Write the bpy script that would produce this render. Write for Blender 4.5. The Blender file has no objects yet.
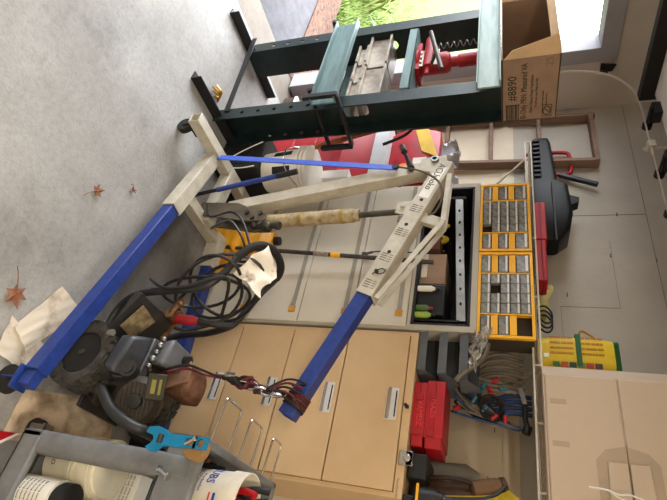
import bpy, bmesh, math, random
from mathutils import Vector, Matrix
random.seed(7)
S = bpy.context.scene
COL = S.collection
V = Vector

# ------------------------------------------------------------------ materials
def lin(c):
    return tuple(((x/255)/12.92 if x/255 <= .04045 else ((x/255+.055)/1.055)**2.4) for x in c)
MATS = {}
def mat(name, rgb, rough=.6, metal=0, var=.12, scale=6, rgb2=None, bump=0, bscale=60, emit=0, trans=0, alpha=1, spec=.4, stretch=None, thr=None):
    if name in MATS: return MATS[name]
    m = bpy.data.materials.new(name); m.use_nodes = True
    nt = m.node_tree; N = nt.nodes; b = N['Principled BSDF']
    c = lin(rgb)
    b.inputs['Roughness'].default_value = rough; b.inputs['Metallic'].default_value = metal
    b.inputs['Specular IOR Level'].default_value = spec
    tc = N.new('ShaderNodeTexCoord'); src = tc.outputs['Object']
    if stretch:
        mp = N.new('ShaderNodeMapping'); mp.inputs['Scale'].default_value = stretch
        nt.links.new(src, mp.inputs['Vector']); src = mp.outputs['Vector']
    if var or rgb2:
        no = N.new('ShaderNodeTexNoise'); no.inputs['Scale'].default_value = scale; no.inputs['Detail'].default_value = 6; no.inputs['Roughness'].default_value = .6
        nt.links.new(src, no.inputs['Vector'])
        cr = N.new('ShaderNodeValToRGB')
        c2 = lin(rgb2) if rgb2 else tuple(x*(1-2*var) for x in c)
        lo, hi = thr if thr else (.3, .68)
        cr.color_ramp.elements[0].position = lo; cr.color_ramp.elements[1].position = hi
        cr.color_ramp.elements[0].color = (*c2, 1); cr.color_ramp.elements[1].color = (*c, 1)
        nt.links.new(no.outputs['Fac'], cr.inputs['Fac']); nt.links.new(cr.outputs['Color'], b.inputs['Base Color'])
    else:
        b.inputs['Base Color'].default_value = (*c, 1)
    if bump:
        n2 = N.new('ShaderNodeTexNoise'); n2.inputs['Scale'].default_value = bscale; n2.inputs['Detail'].default_value = 4
        nt.links.new(src, n2.inputs['Vector'])
        bp = N.new('ShaderNodeBump'); bp.inputs['Strength'].default_value = bump; bp.inputs['Distance'].default_value = .01
        nt.links.new(n2.outputs['Fac'], bp.inputs['Height']); nt.links.new(bp.outputs['Normal'], b.inputs['Normal'])
    if emit:
        b.inputs['Emission Color'].default_value = (*c, 1); b.inputs['Emission Strength'].default_value = emit
    if trans: b.inputs['Transmission Weight'].default_value = trans
    if alpha < 1: b.inputs['Alpha'].default_value = alpha
    MATS[name] = m
    return m

# ------------------------------------------------------------------ geometry collector
def frame(d, up=V((0, 0, 1))):
    d = d.normalized()
    if abs(d.dot(up)) > .98: up = V((0, 1, 0)) if abs(d.y) < .9 else V((1, 0, 0))
    s = d.cross(up).normalized(); u = s.cross(d).normalized()
    return d, s, u
def spline(pts, n=6, closed=False):
    P = [V(p) for p in pts]; out = []; L = len(P)
    rng = L if closed else L-1
    for i in range(rng):
        p0 = P[i-1] if (i > 0 or closed) else P[0]; p1 = P[i]; p2 = P[(i+1) % L]
        p3 = P[(i+2) % L] if (i+2 < L or closed) else P[-1]
        for k in range(n):
            t = k/n
            out.append(.5*((2*p1)+(p2-p0)*t+(2*p0-5*p1+4*p2-p3)*t*t+(3*p1-p0-3*p2+p3)*t**3))
    if not closed: out.append(P[-1])
    return out
class G:
    def __init__(s): s.v = []; s.f = []
    def add(s, vs, fs):
        k = len(s.v); s.v += [V(p) for p in vs]; s.f += [[i+k for i in f] for f in fs]; return s
    def hexa(s, p):
        return s.add(p, [(0,3,2,1),(4,5,6,7),(0,1,5,4),(1,2,6,5),(2,3,7,6),(3,0,4,7)])
    def box(s, x0, x1, y0, y1, z0, z1):
        return s.hexa([(x0,y0,z0),(x1,y0,z0),(x1,y1,z0),(x0,y1,z0),(x0,y0,z1),(x1,y0,z1),(x1,y1,z1),(x0,y1,z1)])
    def obox(s, c, d, R):
        c = V(c); x, y, z = [k/2 for k in d]
        return s.hexa([c+R@V(p) for p in ((-x,-y,-z),(x,-y,-z),(x,y,-z),(-x,y,-z),(-x,-y,z),(x,-y,z),(x,y,z),(-x,y,z))])
    def bar(s, p, q, w, h, up=V((0,0,1))):
        p, q = V(p), V(q); d, a, u = frame(q-p, up)
        a = a*w/2; u = u*h/2
        return s.hexa([p-a-u,p+a-u,p+a+u,p-a+u,q-a-u,q+a-u,q+a+u,q-a+u])
    def sqtube(s, p, q, w, h, t=.006, up=V((0,0,1))):
        p, q = V(p), V(q); d, a, u = frame(q-p, up)
        vs = []
        for e in (p, q):
            for k in (0, t):
                A = a*(w/2-k); U = u*(h/2-k)
                vs += [e-A-U, e+A-U, e+A+U, e-A+U]
        fs = []
        for i in range(4):
            j = (i+1) % 4
            fs += [(i,j,8+j,8+i), (4+j,4+i,12+i,12+j), (j,i,4+i,4+j), (8+i,8+j,12+j,12+i)]
        return s.add(vs, fs)
    def tube(s, pts, r, n=10, closed=False, caps=True):
        P = [V(p) for p in pts]; L = len(P)
        R = r if isinstance(r, (list, tuple)) else [r]*L
        T = []
        for i in range(L):
            a = P[i-1] if (i > 0 or closed) else P[0]; b = P[(i+1) % L] if (i < L-1 or closed) else P[-1]
            T.append((b-a).normalized() if (b-a).length > 1e-9 else V((0,0,1)))
        d, sd, u = frame(T[0]); vs = []
        for i in range(L):
            t = T[i]; u = (u-t*u.dot(t))
            u = u.normalized() if u.length > 1e-6 else frame(t)[2]
            w = t.cross(u)
            for k in range(n):
                an = 2*math.pi*k/n; vs.append(P[i]+(u*math.cos(an)+w*math.sin(an))*R[i])
        fs = []
        for i in range(L if closed else L-1):
            j = (i+1) % L
            for k in range(n):
                m = (k+1) % n; fs.append((i*n+k, i*n+m, j*n+m, j*n+k))
        if caps and not closed:
            fs.append(tuple(range(n-1,-1,-1))); fs.append(tuple((L-1)*n+k for k in range(n)))
        return s.add(vs, fs)
    def cyl(s, p, q, r, r2=None, n=20):
        return s.tube([p, q], [r, r if r2 is None else r2], n)
    def lathe(s, c, prof, axis=(0,0,1), n=28, closed=False):
        c = V(c); ax, a, u = frame(V(axis), V((0,1,0)) if abs(V(axis).normalized().z) > .9 else V((0,0,1)))
        vs = []; L = len(prof)
        for r, z in prof:
            for k in range(n):
                t = 2*math.pi*k/n; vs.append(c+ax*z+(a*math.cos(t)+u*math.sin(t))*max(r, 1e-4))
        fs = []
        for i in range(L if closed else L-1):
            j = (i+1) % L
            for k in range(n):
                m = (k+1) % n; fs.append((i*n+k, i*n+m, j*n+m, j*n+k))
        if not closed:
            fs.append(tuple(range(n-1,-1,-1))); fs.append(tuple((L-1)*n+k for k in range(n)))
        return s.add(vs, fs)
    def prism(s, poly, vec):
        P = [V(p) for p in poly]; v = V(vec); n = len(P)
        fs = [tuple(range(n-1,-1,-1)), tuple(n+i for i in range(n))]
        for i in range(n): fs.append((i, (i+1) % n, n+(i+1) % n, n+i))
        return s.add(P+[p+v for p in P], fs)
    def loft(s, rings):
        n = len(rings[0]); vs = [p for r in rings for p in r]; fs = []
        for i in range(len(rings)-1):
            for k in range(n):
                m = (k+1) % n; fs.append((i*n+k, i*n+m, (i+1)*n+m, (i+1)*n+k))
        fs.append(tuple(range(n-1,-1,-1))); fs.append(tuple((len(rings)-1)*n+k for k in range(n)))
        return s.add(vs, fs)
    def ball(s, c, r, n=14, sc=(1,1,1)):
        c = V(c); vs = []; fs = []
        for i in range(n//2+1):
            th = math.pi*i/(n//2)
            for k in range(n):
                ph = 2*math.pi*k/n
                vs.append(c+V((r*sc[0]*math.sin(th)*math.cos(ph)+1e-5*math.cos(ph), r*sc[1]*math.sin(th)*math.sin(ph)+1e-5*math.sin(ph), r*sc[2]*math.cos(th))))
        for i in range(n//2):
            for k in range(n):
                m = (k+1) % n; fs.append((i*n+k, (i+1)*n+k, (i+1)*n+m, i*n+m))
        return s.add(vs, fs)
    def holed(s, o, a, b, la, lb, holes, th, nrm):
        """plate from corner o along unit a (length la) and unit b (width lb), thickness th along nrm, with holes
        (pos_a, half_a, half_b, power) centred on the width"""
        o, a, b, nrm = V(o), V(a), V(b), V(nrm)
        cells = []; e = 0
        hs = sorted(holes)
        for i, (pa, ha, hb, pw) in enumerate(hs):
            c0 = pa-ha*1.6; c1 = pa+ha*1.6
            if c0 > e+1e-5: cells.append((e, c0, None))
            cells.append((c0, c1, (pa, ha, hb, pw))); e = c1
        if e < la-1e-5: cells.append((e, la, None))
        N = 16
        for c0, c1, h in cells:
            pt = lambda x, y, k=0: o+a*x+b*y+nrm*(th*k)
            if h is None:
                s.hexa([pt(c0,0),pt(c1,0),pt(c1,lb),pt(c0,lb),pt(c0,0,1),pt(c1,0,1),pt(c1,lb,1),pt(c0,lb,1)]); continue
            pa, ha, hb, pw = h; inn = []; out = []
            for k in range(N):
                t = 2*math.pi*k/N; cx, sy = math.cos(t), math.sin(t)
                m = max(abs(cx), abs(sy)); out.append((pa+(c1-c0)/2*cx/m, lb/2+lb/2*sy/m))
                q = (abs(cx)**pw+abs(sy)**pw)**(1/pw); inn.append((pa+ha*cx/q, lb/2+hb*sy/q))
            vs = [pt(*p) for p in out]+[pt(*p) for p in inn]+[pt(*p, 1) for p in out]+[pt(*p, 1) for p in inn]
            fs = []
            for k in range(N):
                m = (k+1) % N
                fs += [(k,N+k,N+m,m), (2*N+k,2*N+m,3*N+m,3*N+k), (N+k,3*N+k,3*N+m,N+m), (k,m,2*N+m,2*N+k)]
            s.add(vs, fs)
        return s
    def sheet(s, fn, nu, nv, th):
        """thick sheet from fn(u,v)->point"""
        g = [[V(fn(i/nu, j/nv)) for j in range(nv+1)] for i in range(nu+1)]
        top = []; bot = []
        for i in range(nu+1):
            for j in range(nv+1):
                du = g[min(i+1,nu)][j]-g[max(i-1,0)][j]; dv = g[i][min(j+1,nv)]-g[i][max(j-1,0)]
                n = du.cross(dv); n = n.normalized() if n.length > 1e-9 else V((0,0,1))
                top.append(g[i][j]+n*th/2); bot.append(g[i][j]-n*th/2)
        W = nv+1; K = len(top); fs = []
        for i in range(nu):
            for j in range(nv):
                a, b, c, d = i*W+j, (i+1)*W+j, (i+1)*W+j+1, i*W+j+1
                fs += [(a,b,c,d), (K+d,K+c,K+b,K+a)]
        edge = [(i*W, (i+1)*W) for i in range(nu)]+[((i+1)*W+nv, i*W+nv) for i in range(nu)]+[(j+1, j) for j in range(nv)]+[(nu*W+j, nu*W+j+1) for j in range(nv)]
        for a, b in edge: fs.append((b, a, K+a, K+b))
        return s.add(top+bot, fs)
    def build(s, name, m, parent=None, bevel=0, sub=0, ang=38, loc=None):
        off = V((0,0,0)); o_ = parent
        while o_ is not None: off = off+o_.location; o_ = o_.parent
        if loc is not None: off = off+V(loc)
        me = bpy.data.meshes.new(name)
        me.from_pydata([tuple(p-off) for p in s.v], [], s.f)
        bm = bmesh.new(); bm.from_mesh(me); bmesh.ops.recalc_face_normals(bm, faces=bm.faces[:]); bm.to_mesh(me); bm.free()
        for p in me.polygons: p.use_smooth = True
        me.set_sharp_from_angle(angle=math.radians(ang))
        me.materials.append(m)
        o = bpy.data.objects.new(name, me); COL.objects.link(o)
        if loc is not None: o.location = loc
        if parent is not None: o.parent = parent
        if bevel:
            b = o.modifiers.new('bevel', 'BEVEL'); b.width = bevel; b.segments = 2; b.limit_method = 'ANGLE'; b.angle_limit = math.radians(40)
        if sub:
            b = o.modifiers.new('sub', 'SUBSURF'); b.levels = sub; b.render_levels = sub
        return o
def tag(o, label, cat, group=None, kind=None):
    o['label'] = label; o['category'] = cat
    if group: o['group'] = group
    if kind: o['kind'] = kind
    return o
def thing(name, label, cat, loc, group=None):
    o = bpy.data.objects.new(name, None); COL.objects.link(o); o.location = loc; o.empty_display_size = .05
    return tag(o, label, cat, group)
def struct(name, g, m, parent=None, bevel=0, label=None):
    o = g.build(name, m, parent, bevel)
    if parent is None: o['kind'] = 'structure'
    if label: o['label'] = label
    return o
def copy_tree(o, parent=None):
    c = o.copy(); COL.objects.link(c)
    if parent is not None: c.parent = parent
    for ch in list(o.children): copy_tree(ch, c)
    return c
def lettering(body, size, o, xd, yd, m, parent, name='lettering', ext=.0006, align='LEFT', sx=1):
    cu = bpy.data.curves.new(name, 'FONT'); cu.body = body; cu.size = size; cu.extrude = ext; cu.align_x = align; cu.resolution_u = 2
    t = bpy.data.objects.new('tmp_text', cu); COL.objects.link(t)
    dg = bpy.context.evaluated_depsgraph_get()
    me = bpy.data.meshes.new_from_object(t.evaluated_get(dg))
    bpy.data.objects.remove(t)
    xd, yd = V(xd).normalized(), V(yd); yd = (yd-xd*yd.dot(xd)).normalized(); zd = xd.cross(yd)
    off = V((0,0,0)); p = parent
    while p is not None: off = off+p.location; p = p.parent
    o = V(o)
    for v in me.vertices: v.co = o+xd*(v.co.x*sx)+yd*v.co.y+zd*v.co.z-off
    me.materials.clear(); me.materials.append(m)
    ob = bpy.data.objects.new(name, me); COL.objects.link(ob); ob.parent = parent
    return ob
def rotz(a): return Matrix.Rotation(a, 3, 'Z')
def lerp(a, b, t): return V(a)*(1-t)+V(b)*t

# palette
BEIGE = mat('cream_paint', (192,187,173), .45, 0, .10, 14, rgb2=(164,157,141))
BLUE = mat('blue_paint', (40,64,140), .38, 0, .12, 30, rgb2=(30,48,110))
BLACKM = mat('black_metal', (36,36,38), .45, .2, .2, 20)
RUBBER = mat('black_rubber', (34,33,32), .75, 0, .2, 30)
BLACKP = mat('black_plastic', (30,31,33), .5, 0, .15, 20)
STEEL = mat('bare_steel', (150,150,152), .35, .9, .12, 25)
CHROME = mat('chrome_wire', (205,205,208), .2, 1, 0)
DARKSTEEL = mat('dark_steel', (88,84,78), .5, .7, .25, 25)
TAN = mat('tan_enamel', (206,176,136), .42, 0, .05, 5, rgb2=(196,166,126))
GREYCAB = mat('pale_grey_enamel', (208,202,188), .42, 0, .05, 5, rgb2=(198,191,176))
GREYTRIM = mat('grey_trim_enamel', (178,172,158), .45, 0, .05, 5)
YELLOW = mat('yellow_plastic', (246,182,34), .45, 0, .05, 10)
RED = mat('red_plastic', (174,22,34), .45, 0, .1, 8)
REDD = mat('deep_red_paint', (168,22,32), .5, 0, .15, 8)
WHITEP = mat('white_plastic', (238,235,226), .5, 0, .06, 10)
PAPER = mat('soiled_white_paper', (214,204,188), .9, 0, .2, 9, rgb2=(150,130,104), thr=(.30,.5))
GREEN_D = mat('dark_green_enamel', (30,46,46), .38, .2, .12, 12, rgb2=(20,30,31))
GREEN_B = mat('bed_green_enamel', (104,128,128), .5, .1, .2, 10, rgb2=(74,96,98), stretch=(.4,3,3))
GREEN_L = mat('worn_green_enamel', (150,166,162), .5, .1, .2, 10, rgb2=(116,136,132), stretch=(.4,3,3))
WOODD = mat('weathered_wood', (150,124,106), .8, 0, .2, 8, rgb2=(100,76,62), stretch=(1,1,.15), bump=.2)
INK = mat('dark_ink', (40,38,36), .8, 0, 0)
INKB = mat('blue_ink', (24,60,150), .7, 0, 0)
CARD = mat('brown_cardboard', (156,130,110), .9, 0, .06, 12, rgb2=(144,118,98))
CARDIN = mat('cardboard_liner', (204,172,134), .9, 0, .06, 12)

# ------------------------------------------------------------------ camera
f_px = 490.0; pitch = .334940868; yaw = .646795281; roll = -.00438476621
c_, s_ = math.cos, math.sin
F = V((-s_(yaw)*c_(pitch), c_(yaw)*c_(pitch), -s_(pitch))); r_ = V((c_(yaw), s_(yaw), 0)); u_ = r_.cross(F)
RI = r_*c_(roll)+u_*s_(roll); UP = -r_*s_(roll)+u_*c_(roll)
cam = bpy.data.cameras.new('camera'); co = bpy.data.objects.new('camera', cam); COL.objects.link(co)
M = Matrix((UP, -RI, -F)).transposed().to_4x4(); M.translation = (0, 0, 1.71)   # the phone was held on its side: the picture lies on its left edge
co.matrix_world = M
cam.sensor_fit = 'HORIZONTAL'; cam.sensor_width = 36; cam.lens = f_px/667*36; cam.clip_start = .02
S.camera = co

# ------------------------------------------------------------------ setting
def concrete(name, a, b, dark, sc=2.2):
    m = mat(name, a, .85, 0, 0, sc, rgb2=b, bump=.18, bscale=90)
    nt = m.node_tree; N = nt.nodes; bs = N['Principled BSDF']
    cr = [n for n in N if n.type == 'VALTORGB'][0]
    tc = [n for n in N if n.type == 'TEX_COORD'][0]
    n2 = N.new('ShaderNodeTexNoise'); n2.inputs['Scale'].default_value = 38; n2.inputs['Detail'].default_value = 10; n2.inputs['Roughness'].default_value = .75
    n3 = N.new('ShaderNodeTexNoise'); n3.inputs['Scale'].default_value = 1.3; n3.inputs['Detail'].default_value = 8; n3.inputs['Roughness'].default_value = .75
    for n in (n2, n3): nt.links.new(tc.outputs['Object'], n.inputs['Vector'])
    r2 = N.new('ShaderNodeValToRGB'); r2.color_ramp.elements[0].position = .33; r2.color_ramp.elements[1].position = .55
    r2.color_ramp.elements[0].color = (.80,.795,.79,1); r2.color_ramp.elements[1].color = (1,1,1,1)
    r3 = N.new('ShaderNodeValToRGB'); r3.color_ramp.elements[0].position = .32; r3.color_ramp.elements[1].position = .46
    r3.color_ramp.elements[0].color = (dark,dark,dark,1); r3.color_ramp.elements[1].color = (1,1,1,1)
    nt.links.new(n2.outputs['Fac'], r2.inputs['Fac']); nt.links.new(n3.outputs['Fac'], r3.inputs['Fac'])
    out = cr.outputs['Color']
    for r in (r2, r3):
        mx = N.new('ShaderNodeMix'); mx.data_type = 'RGBA'; mx.blend_type = 'MULTIPLY'; mx.inputs[0].default_value = 1
        nt.links.new(out, mx.inputs[6]); nt.links.new(r.outputs['Color'], mx.inputs[7]); out = mx.outputs[2]
    if name == 'stained_concrete':      # darker noise-edged patch on the slab beside the hoist legs
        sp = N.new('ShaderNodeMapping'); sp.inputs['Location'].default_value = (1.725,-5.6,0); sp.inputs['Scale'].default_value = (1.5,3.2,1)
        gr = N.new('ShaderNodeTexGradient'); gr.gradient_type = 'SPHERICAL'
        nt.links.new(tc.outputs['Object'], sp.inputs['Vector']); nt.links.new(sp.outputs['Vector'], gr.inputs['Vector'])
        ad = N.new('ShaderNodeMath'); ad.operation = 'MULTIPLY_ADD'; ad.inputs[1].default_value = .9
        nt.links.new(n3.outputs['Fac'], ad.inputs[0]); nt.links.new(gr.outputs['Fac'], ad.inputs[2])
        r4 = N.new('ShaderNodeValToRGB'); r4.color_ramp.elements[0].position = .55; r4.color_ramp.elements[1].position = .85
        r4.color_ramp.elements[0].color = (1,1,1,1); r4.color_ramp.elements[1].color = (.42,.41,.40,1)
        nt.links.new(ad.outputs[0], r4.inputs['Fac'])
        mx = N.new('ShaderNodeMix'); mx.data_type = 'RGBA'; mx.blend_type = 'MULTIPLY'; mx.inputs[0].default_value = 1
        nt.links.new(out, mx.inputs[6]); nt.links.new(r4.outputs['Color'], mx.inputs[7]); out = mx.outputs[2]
    nt.links.new(out, bs.inputs['Base Color'])
    return m
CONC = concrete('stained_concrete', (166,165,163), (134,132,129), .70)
SILL = concrete('pale_concrete', (128,120,110), (110,102,93), .9)
ASPH = concrete('grey_asphalt', (80,79,84), (62,61,66), .85, 9)
MULCH = mat('bark_mulch', (112,82,66), .95, 0, 0, 30, rgb2=(44,30,24), bump=1, bscale=60)
LAWN = mat('lawn_green', (94,110,44), .95, 0, 0, 12, rgb2=(68,86,32), bump=.6, bscale=80)
WALL = mat('grey_beige_wall', (186,179,168), .8, 0, 0, 3, rgb2=(172,165,154), bump=.12, bscale=50)
WALLC = mat('cream_wall', (216,204,182), .75, 0, 0, 3, rgb2=(204,190,166))
CEIL = mat('white_ceiling', (226,222,212), .85, 0, .03, 4)
SEAM = mat('dark_seam', (124,116,106), .9, 0, 0)
TRIMM = mat('grey_trim_paint', (160,160,166), .6, 0, .05, 6)

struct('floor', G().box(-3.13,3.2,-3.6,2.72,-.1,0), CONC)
struct('trim_1', G().box(-3.48,-3.13,-3.6,2.72,-.1,-.012), SILL)
struct('driveway', G().prism([(-3.48,-12,-.03),(-3.48,2.16,-.03),(-4.8,2.14,-.03),(-22,1.6,-.03),(-22,-12,-.03)], (0,0,-.1)), ASPH)
struct('mulch_bed', G().prism([(-3.48,2.16,-.02),(-3.48,5,-.02),(-4.5,5,-.02),(-4.75,3.2,-.02),(-5.1,2.52,-.02),(-9,2.5,-.02),(-22,2.3,-.02),(-22,1.6,-.02),(-4.8,2.14,-.02)], (0,0,-.1)), MULCH)
struct('lawn', G().box(-60,-3.6,1.2,60,-.2,-.05), LAWN)
w = struct('wall_left', G().box(-3.4,3.2,2.70,2.82,0,3.0), WALL)
struct('lower_panel', G().box(-3.4,3.2,2.692,2.70,0,1.78), WALLC, w)
sm = G()
sm.box(-3.4,3.2,2.698,2.7005,2.5505,2.5535)
sm.box(-2.311,-2.308,2.698,2.7005,1.95,2.55).box(-2.1,-1.62,2.698,2.7005,2.325,2.327).box(-1.62,-1.618,2.698,2.7005,2.02,2.327).box(-1.62,-1.2,2.698,2.7005,2.02,2.022)
struct('panel_seam', sm, SEAM, w)
bt = struct('batten', G().box(-3.35,3.1,2.68,2.692,1.70,1.745), WALLC, w)
tabs = G()
for x, z in ((-1.985,2.318),(-1.70,2.06),(-2.31,2.39),(-2.31,2.12),(-1.95,2.552),(-.62,1.63),(-.86,1.66)):
    tabs.box(x-.012,x+.012,2.69,2.699,z-.003,z+.003)
struct('nail_tab', tabs, SEAM, w)
g = G().box(-3.52,-3.4,2.22,2.82,0,3.0).box(-3.52,-3.4,-3.6,-.6,0,3.0).box(-3.52,-3.4,-.6,2.22,2.36,3.0)
struct('wall_front', g, mat('light_wall_paint', (208,200,190), .8, 0, 0, 3, rgb2=(196,188,178)))
g = G().box(-3.56,-3.385,2.19,2.30,0,2.46).box(-3.56,-3.385,-.68,-.57,0,2.46).box(-3.56,-3.385,-.57,2.19,2.345,2.46)
struct('trim_2', g, TRIMM, bevel=.004)
struct('wall_right', G().box(-3.52,3.2,-3.72,-3.6,0,3.0), WALLC)
struct('wall_back', G().box(3.2,3.32,-3.72,2.82,0,3.0), WALLC)
struct('ceiling', G().box(-3.52,3.32,-3.72,2.82,3.0,3.1), CEIL)
# raised sectional door
DOORP = mat('door_panel_paint', (236,231,222), .6, 0, .04, 5)
dr = struct('door_1', G().box(-2.90,-2.30,-.6,2.25,2.60,2.64), DOORP, bevel=.004)
for k in range(1, 3):
    struct('door_panel', G().box(-2.90+k*.61,-2.30+k*.61,-.6,2.25,2.60,2.64), DOORP, dr, .004)
struct('bottom_seal', G().box(-2.97,-2.90,-.6,2.29,2.52,2.63), RUBBER, dr, .006)
for k, x in enumerate((-2.72, -2.3, -2.0, -1.69)):
    struct('roller_hinge', G().box(x-.05,x+.05,2.2,2.28,2.555,2.60).cyl((x,2.2,2.55),(x,2.34,2.55),.014,n=10).cyl((x,2.325,2.55),(x,2.355,2.55),.028,n=16).bar((x-.03,2.25,2.58),(x+.04,2.28,2.54),.03,.012), BLACKM, dr)
# door track
tk = thing('garage_door_track', 'pale curved metal garage door track bending from the jamb up to the ceiling', 'door track', (-3.37,2.33,0))
tp = spline([(-3.345,2.32,.02),(-3.345,2.32,1.2),(-3.345,2.32,1.95),(-3.335,2.32,2.2),(-3.25,2.32,2.40),(-3.10,2.32,2.50),(-2.92,2.32,2.535),(-2.4,2.32,2.535),(-.8,2.32,2.535)], 8)
g = G()
for a, b in zip(tp[:-1], tp[1:]): g.bar(a, b+(b-a)*.05, .005, .016, V((0,1,0)))
g.build('rail', mat('galvanised_track', (222,214,200), .4, .5, .06, 10), tk)
g = G().prism([(-3.385,2.31,2.36),(-3.385,2.38,2.36),(-3.385,2.38,2.44),(-3.385,2.33,2.46)], (.012,0,0)); g.bar((-3.37,2.36,2.38),(-3.29,2.33,2.38),.012,.03)
g.build('track_bracket', BLACKM, tk, .002)
g = G().box(-2.55,-2.50,2.30,2.37,2.52,2.56).box(-2.53,-2.52,2.34,2.37,2.5,2.97)
g.build('track_hanger', mat('galvanised_track', (222,214,200)), tk, .002)

# outside: cable, lilies, hosta, grass
LEAFY = mat('lily_leaf', (120,132,62), .7, 0, .2, 6)
LEAFD = mat('hosta_leaf', (58,94,46), .6, 0, .25, 14)
def leaf_blade(g, base, az, L, w, rise):
    d = V((math.cos(az), math.sin(az), 0)); sd = V((-d.y, d.x, 0)); P = []
    for i in range(6):
        t = i/5; P.append((V(base)+d*(L*t*.8)+V((0,0,rise*(1.9*t-1.25*t*t))), w*(1-t**1.7)+.002))
    for (p, a), (q, b) in zip(P[:-1], P[1:]):
        k = len(g.v); g.add([p-sd*a, p+sd*a, q+sd*b, q-sd*b], [(0,1,2,3)])
for i, (x, y, lb) in enumerate(((-6.6,3.0,'clump of long arching yellow-green lily leaves nearest the mulch bed'),(-8.2,3.5,'second clump of arching lily leaves at the lawn edge, beyond the nearest clump'),
                                (-10,4.3,'third clump of arching lily leaves, farther out over the lawn'),(-12,5.2,'farthest clump of arching yellow-green lily leaves above the press'))):
    g = G()
    for k in range(46): leaf_blade(g, (x+random.uniform(-.22,.22), y+random.uniform(-.22,.22), -.05), random.uniform(0,6.28), random.uniform(.5,.8), .016, random.uniform(.45,.75))
    o = g.build('daylily_clump', LEAFY, loc=(x,y,-.05)); tag(o, lb, 'plant', 'lily clumps on the lawn')
for i, (x, y, lb) in enumerate(((-4.75,3.0,'dark green hosta with broad leaves seen through the press frame, nearest the doorway'),(-5.5,3.85,'second broad-leaved hosta, behind the nearest one'))):
    g = G()
    for k in range(60):
        az = random.uniform(0,6.28); L = random.uniform(.3,.6); leaf_blade(g, (x+.1*math.cos(az), y+.1*math.sin(az), -.05), az, L, random.uniform(.05,.09), random.uniform(.35,.75))
    o = g.build('hosta_plant', LEAFD, loc=(x,y,-.05)); tag(o, lb, 'plant', 'hostas by the doorway')
g = G()
for k in range(5000):
    x = -4.9-abs(random.gauss(0,3.2)); y = random.uniform(2.55,2.7+abs(x+4.6)*.75+.6)
    az = random.uniform(0,6.28); h = random.uniform(.05,.12); sd = V((-math.sin(az),math.cos(az),0))*.006
    p = V((x,y,-.05)); q = p+V((math.cos(az)*.05,math.sin(az)*.05,h)); g.add([p-sd,p+sd,q],[(0,1,2)])
o = g.build('grass_blades', LAWN); tag(o, 'short bright green grass blades standing on the lawn', 'grass', kind='stuff')
o = G().tube([(-9,5.9,4.2),(-7,4.75,4.0),(-5,3.05,2.55)], .03, 8).build('overhead_wire', TRIMM, loc=(-7,4.75,4)); tag(o, 'pale grey cable running diagonally across the white sky outside', 'cable')

# ------------------------------------------------------------------ shop press
pr = thing('shop_press', 'dark green H-frame shop press with rows of holes standing by the open garage door', 'press', (-2.65,1.68,0))
zt = 1.70
for k, (x0, x1, op) in enumerate(((-2.30,-2.205,1),(-3.025,-2.93,-1))):
    g = G(); xw = x0 if op > 0 else x1    # web plane
    holes = [(z, .013, .013, 2) for z in [.19+.108*i for i in range(5)]]
    g.holed((x0,1.60,.02), (0,0,1), (1,0,0), zt-.02, x1-x0, holes, .008, (0,-1,0))
    g.holed((x0,1.785,.02), (0,0,1), (1,0,0), zt-.02, x1-x0, holes, .008, (0,1,0))
    g.holed((xw,1.60,.02), (0,0,1), (0,1,0), zt-.02, .185, [(.88 if op > 0 else 1.02, .075 if op > 0 else .035, .045 if op > 0 else .035, 5 if op > 0 else 2)], .008, (1 if op > 0 else -1,0,0))
    g.build('upright', GREEN_D, pr)
    f = G(); xf = x1-.05 if k == 0 else x0+.05
    f.box(xf,xf+.006,1.32,2.0,0,.07).box(xf-.06 if k == 0 else xf-.05, xf,1.32,2.0,0,.008)
    f.cyl((xf-.005,1.64,.035),(xf+.012,1.64,.035),.012,n=8)
    f.build('foot', BLACKM, pr)
G().bar((-2.97,1.52,.10),(-2.27,1.585,.10),.006,.035).build('foot_brace', BLACKM, pr)
for y0 in (1.53, 1.80):
    xe = -2.165 if y0 < 1.7 else -2.305
    g = G().box(-2.975,xe,y0,y0+.008,.70,.845)
    yy = (y0, y0+.045) if y0 > 1.7 else (y0-.037, y0+.008)
    g.box(-2.975,xe,yy[0],yy[1],.838,.846).box(-2.975,xe,yy[0],yy[1],.70,.708)
    g.build('bed_channel', GREEN_B, pr, .002)
for x in (-2.24, -2.95):
    G().cyl((x,1.48,.69),(x,1.88,.69),.014,n=12).build('bed_pin', BLACKM, pr)
G().box(-2.20,-2.168,1.482,1.505,.66,.86).box(-2.20,-2.168,1.50,1.86,.846,.866).box(-2.20,-2.168,1.85,1.873,.66,.86).build('bed_strap', BLACKM, pr, .002)
for y0 in (1.50, 1.79):
    yy = (y0-.035, y0+.01) if y0 < 1.7 else (y0, y0+.045)
    xe = -2.11 if y0 < 1.7 else -2.305
    g = G().box(-2.99,xe,y0,y0+.01,1.585,1.70).box(-2.99,xe,yy[0],yy[1],1.692,1.70).box(-2.99,xe,yy[0],yy[1],1.585,1.593)
    g.build('top_beam', GREEN_L, pr, .002)
G().box(-2.90,-2.305,1.585,1.595,1.17,1.225).box(-2.90,-2.305,1.80,1.81,1.17,1.225).box(-2.90,-2.305,1.585,1.81,1.215,1.225).build('jack_platform', GREEN_B, pr, .002)
jk = G().lathe((-2.66,1.69,1.226),[(.09,0),(.09,.015),(.062,.02),(.062,.17),(.05,.19),(.03,.195),(.03,.235),(.038,.24),(.038,.372),(0,.372)]).box(-2.80,-2.54,1.63,1.75,1.226,1.25).build('bottle_jack', REDD, pr)
G().cyl((-2.52,1.62,1.30),(-2.80,1.62,1.30),.028,n=14).cyl((-2.46,1.62,1.30),(-2.52,1.62,1.30),.012,n=8).build('pump_socket', REDD, jk)
g = G()
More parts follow.
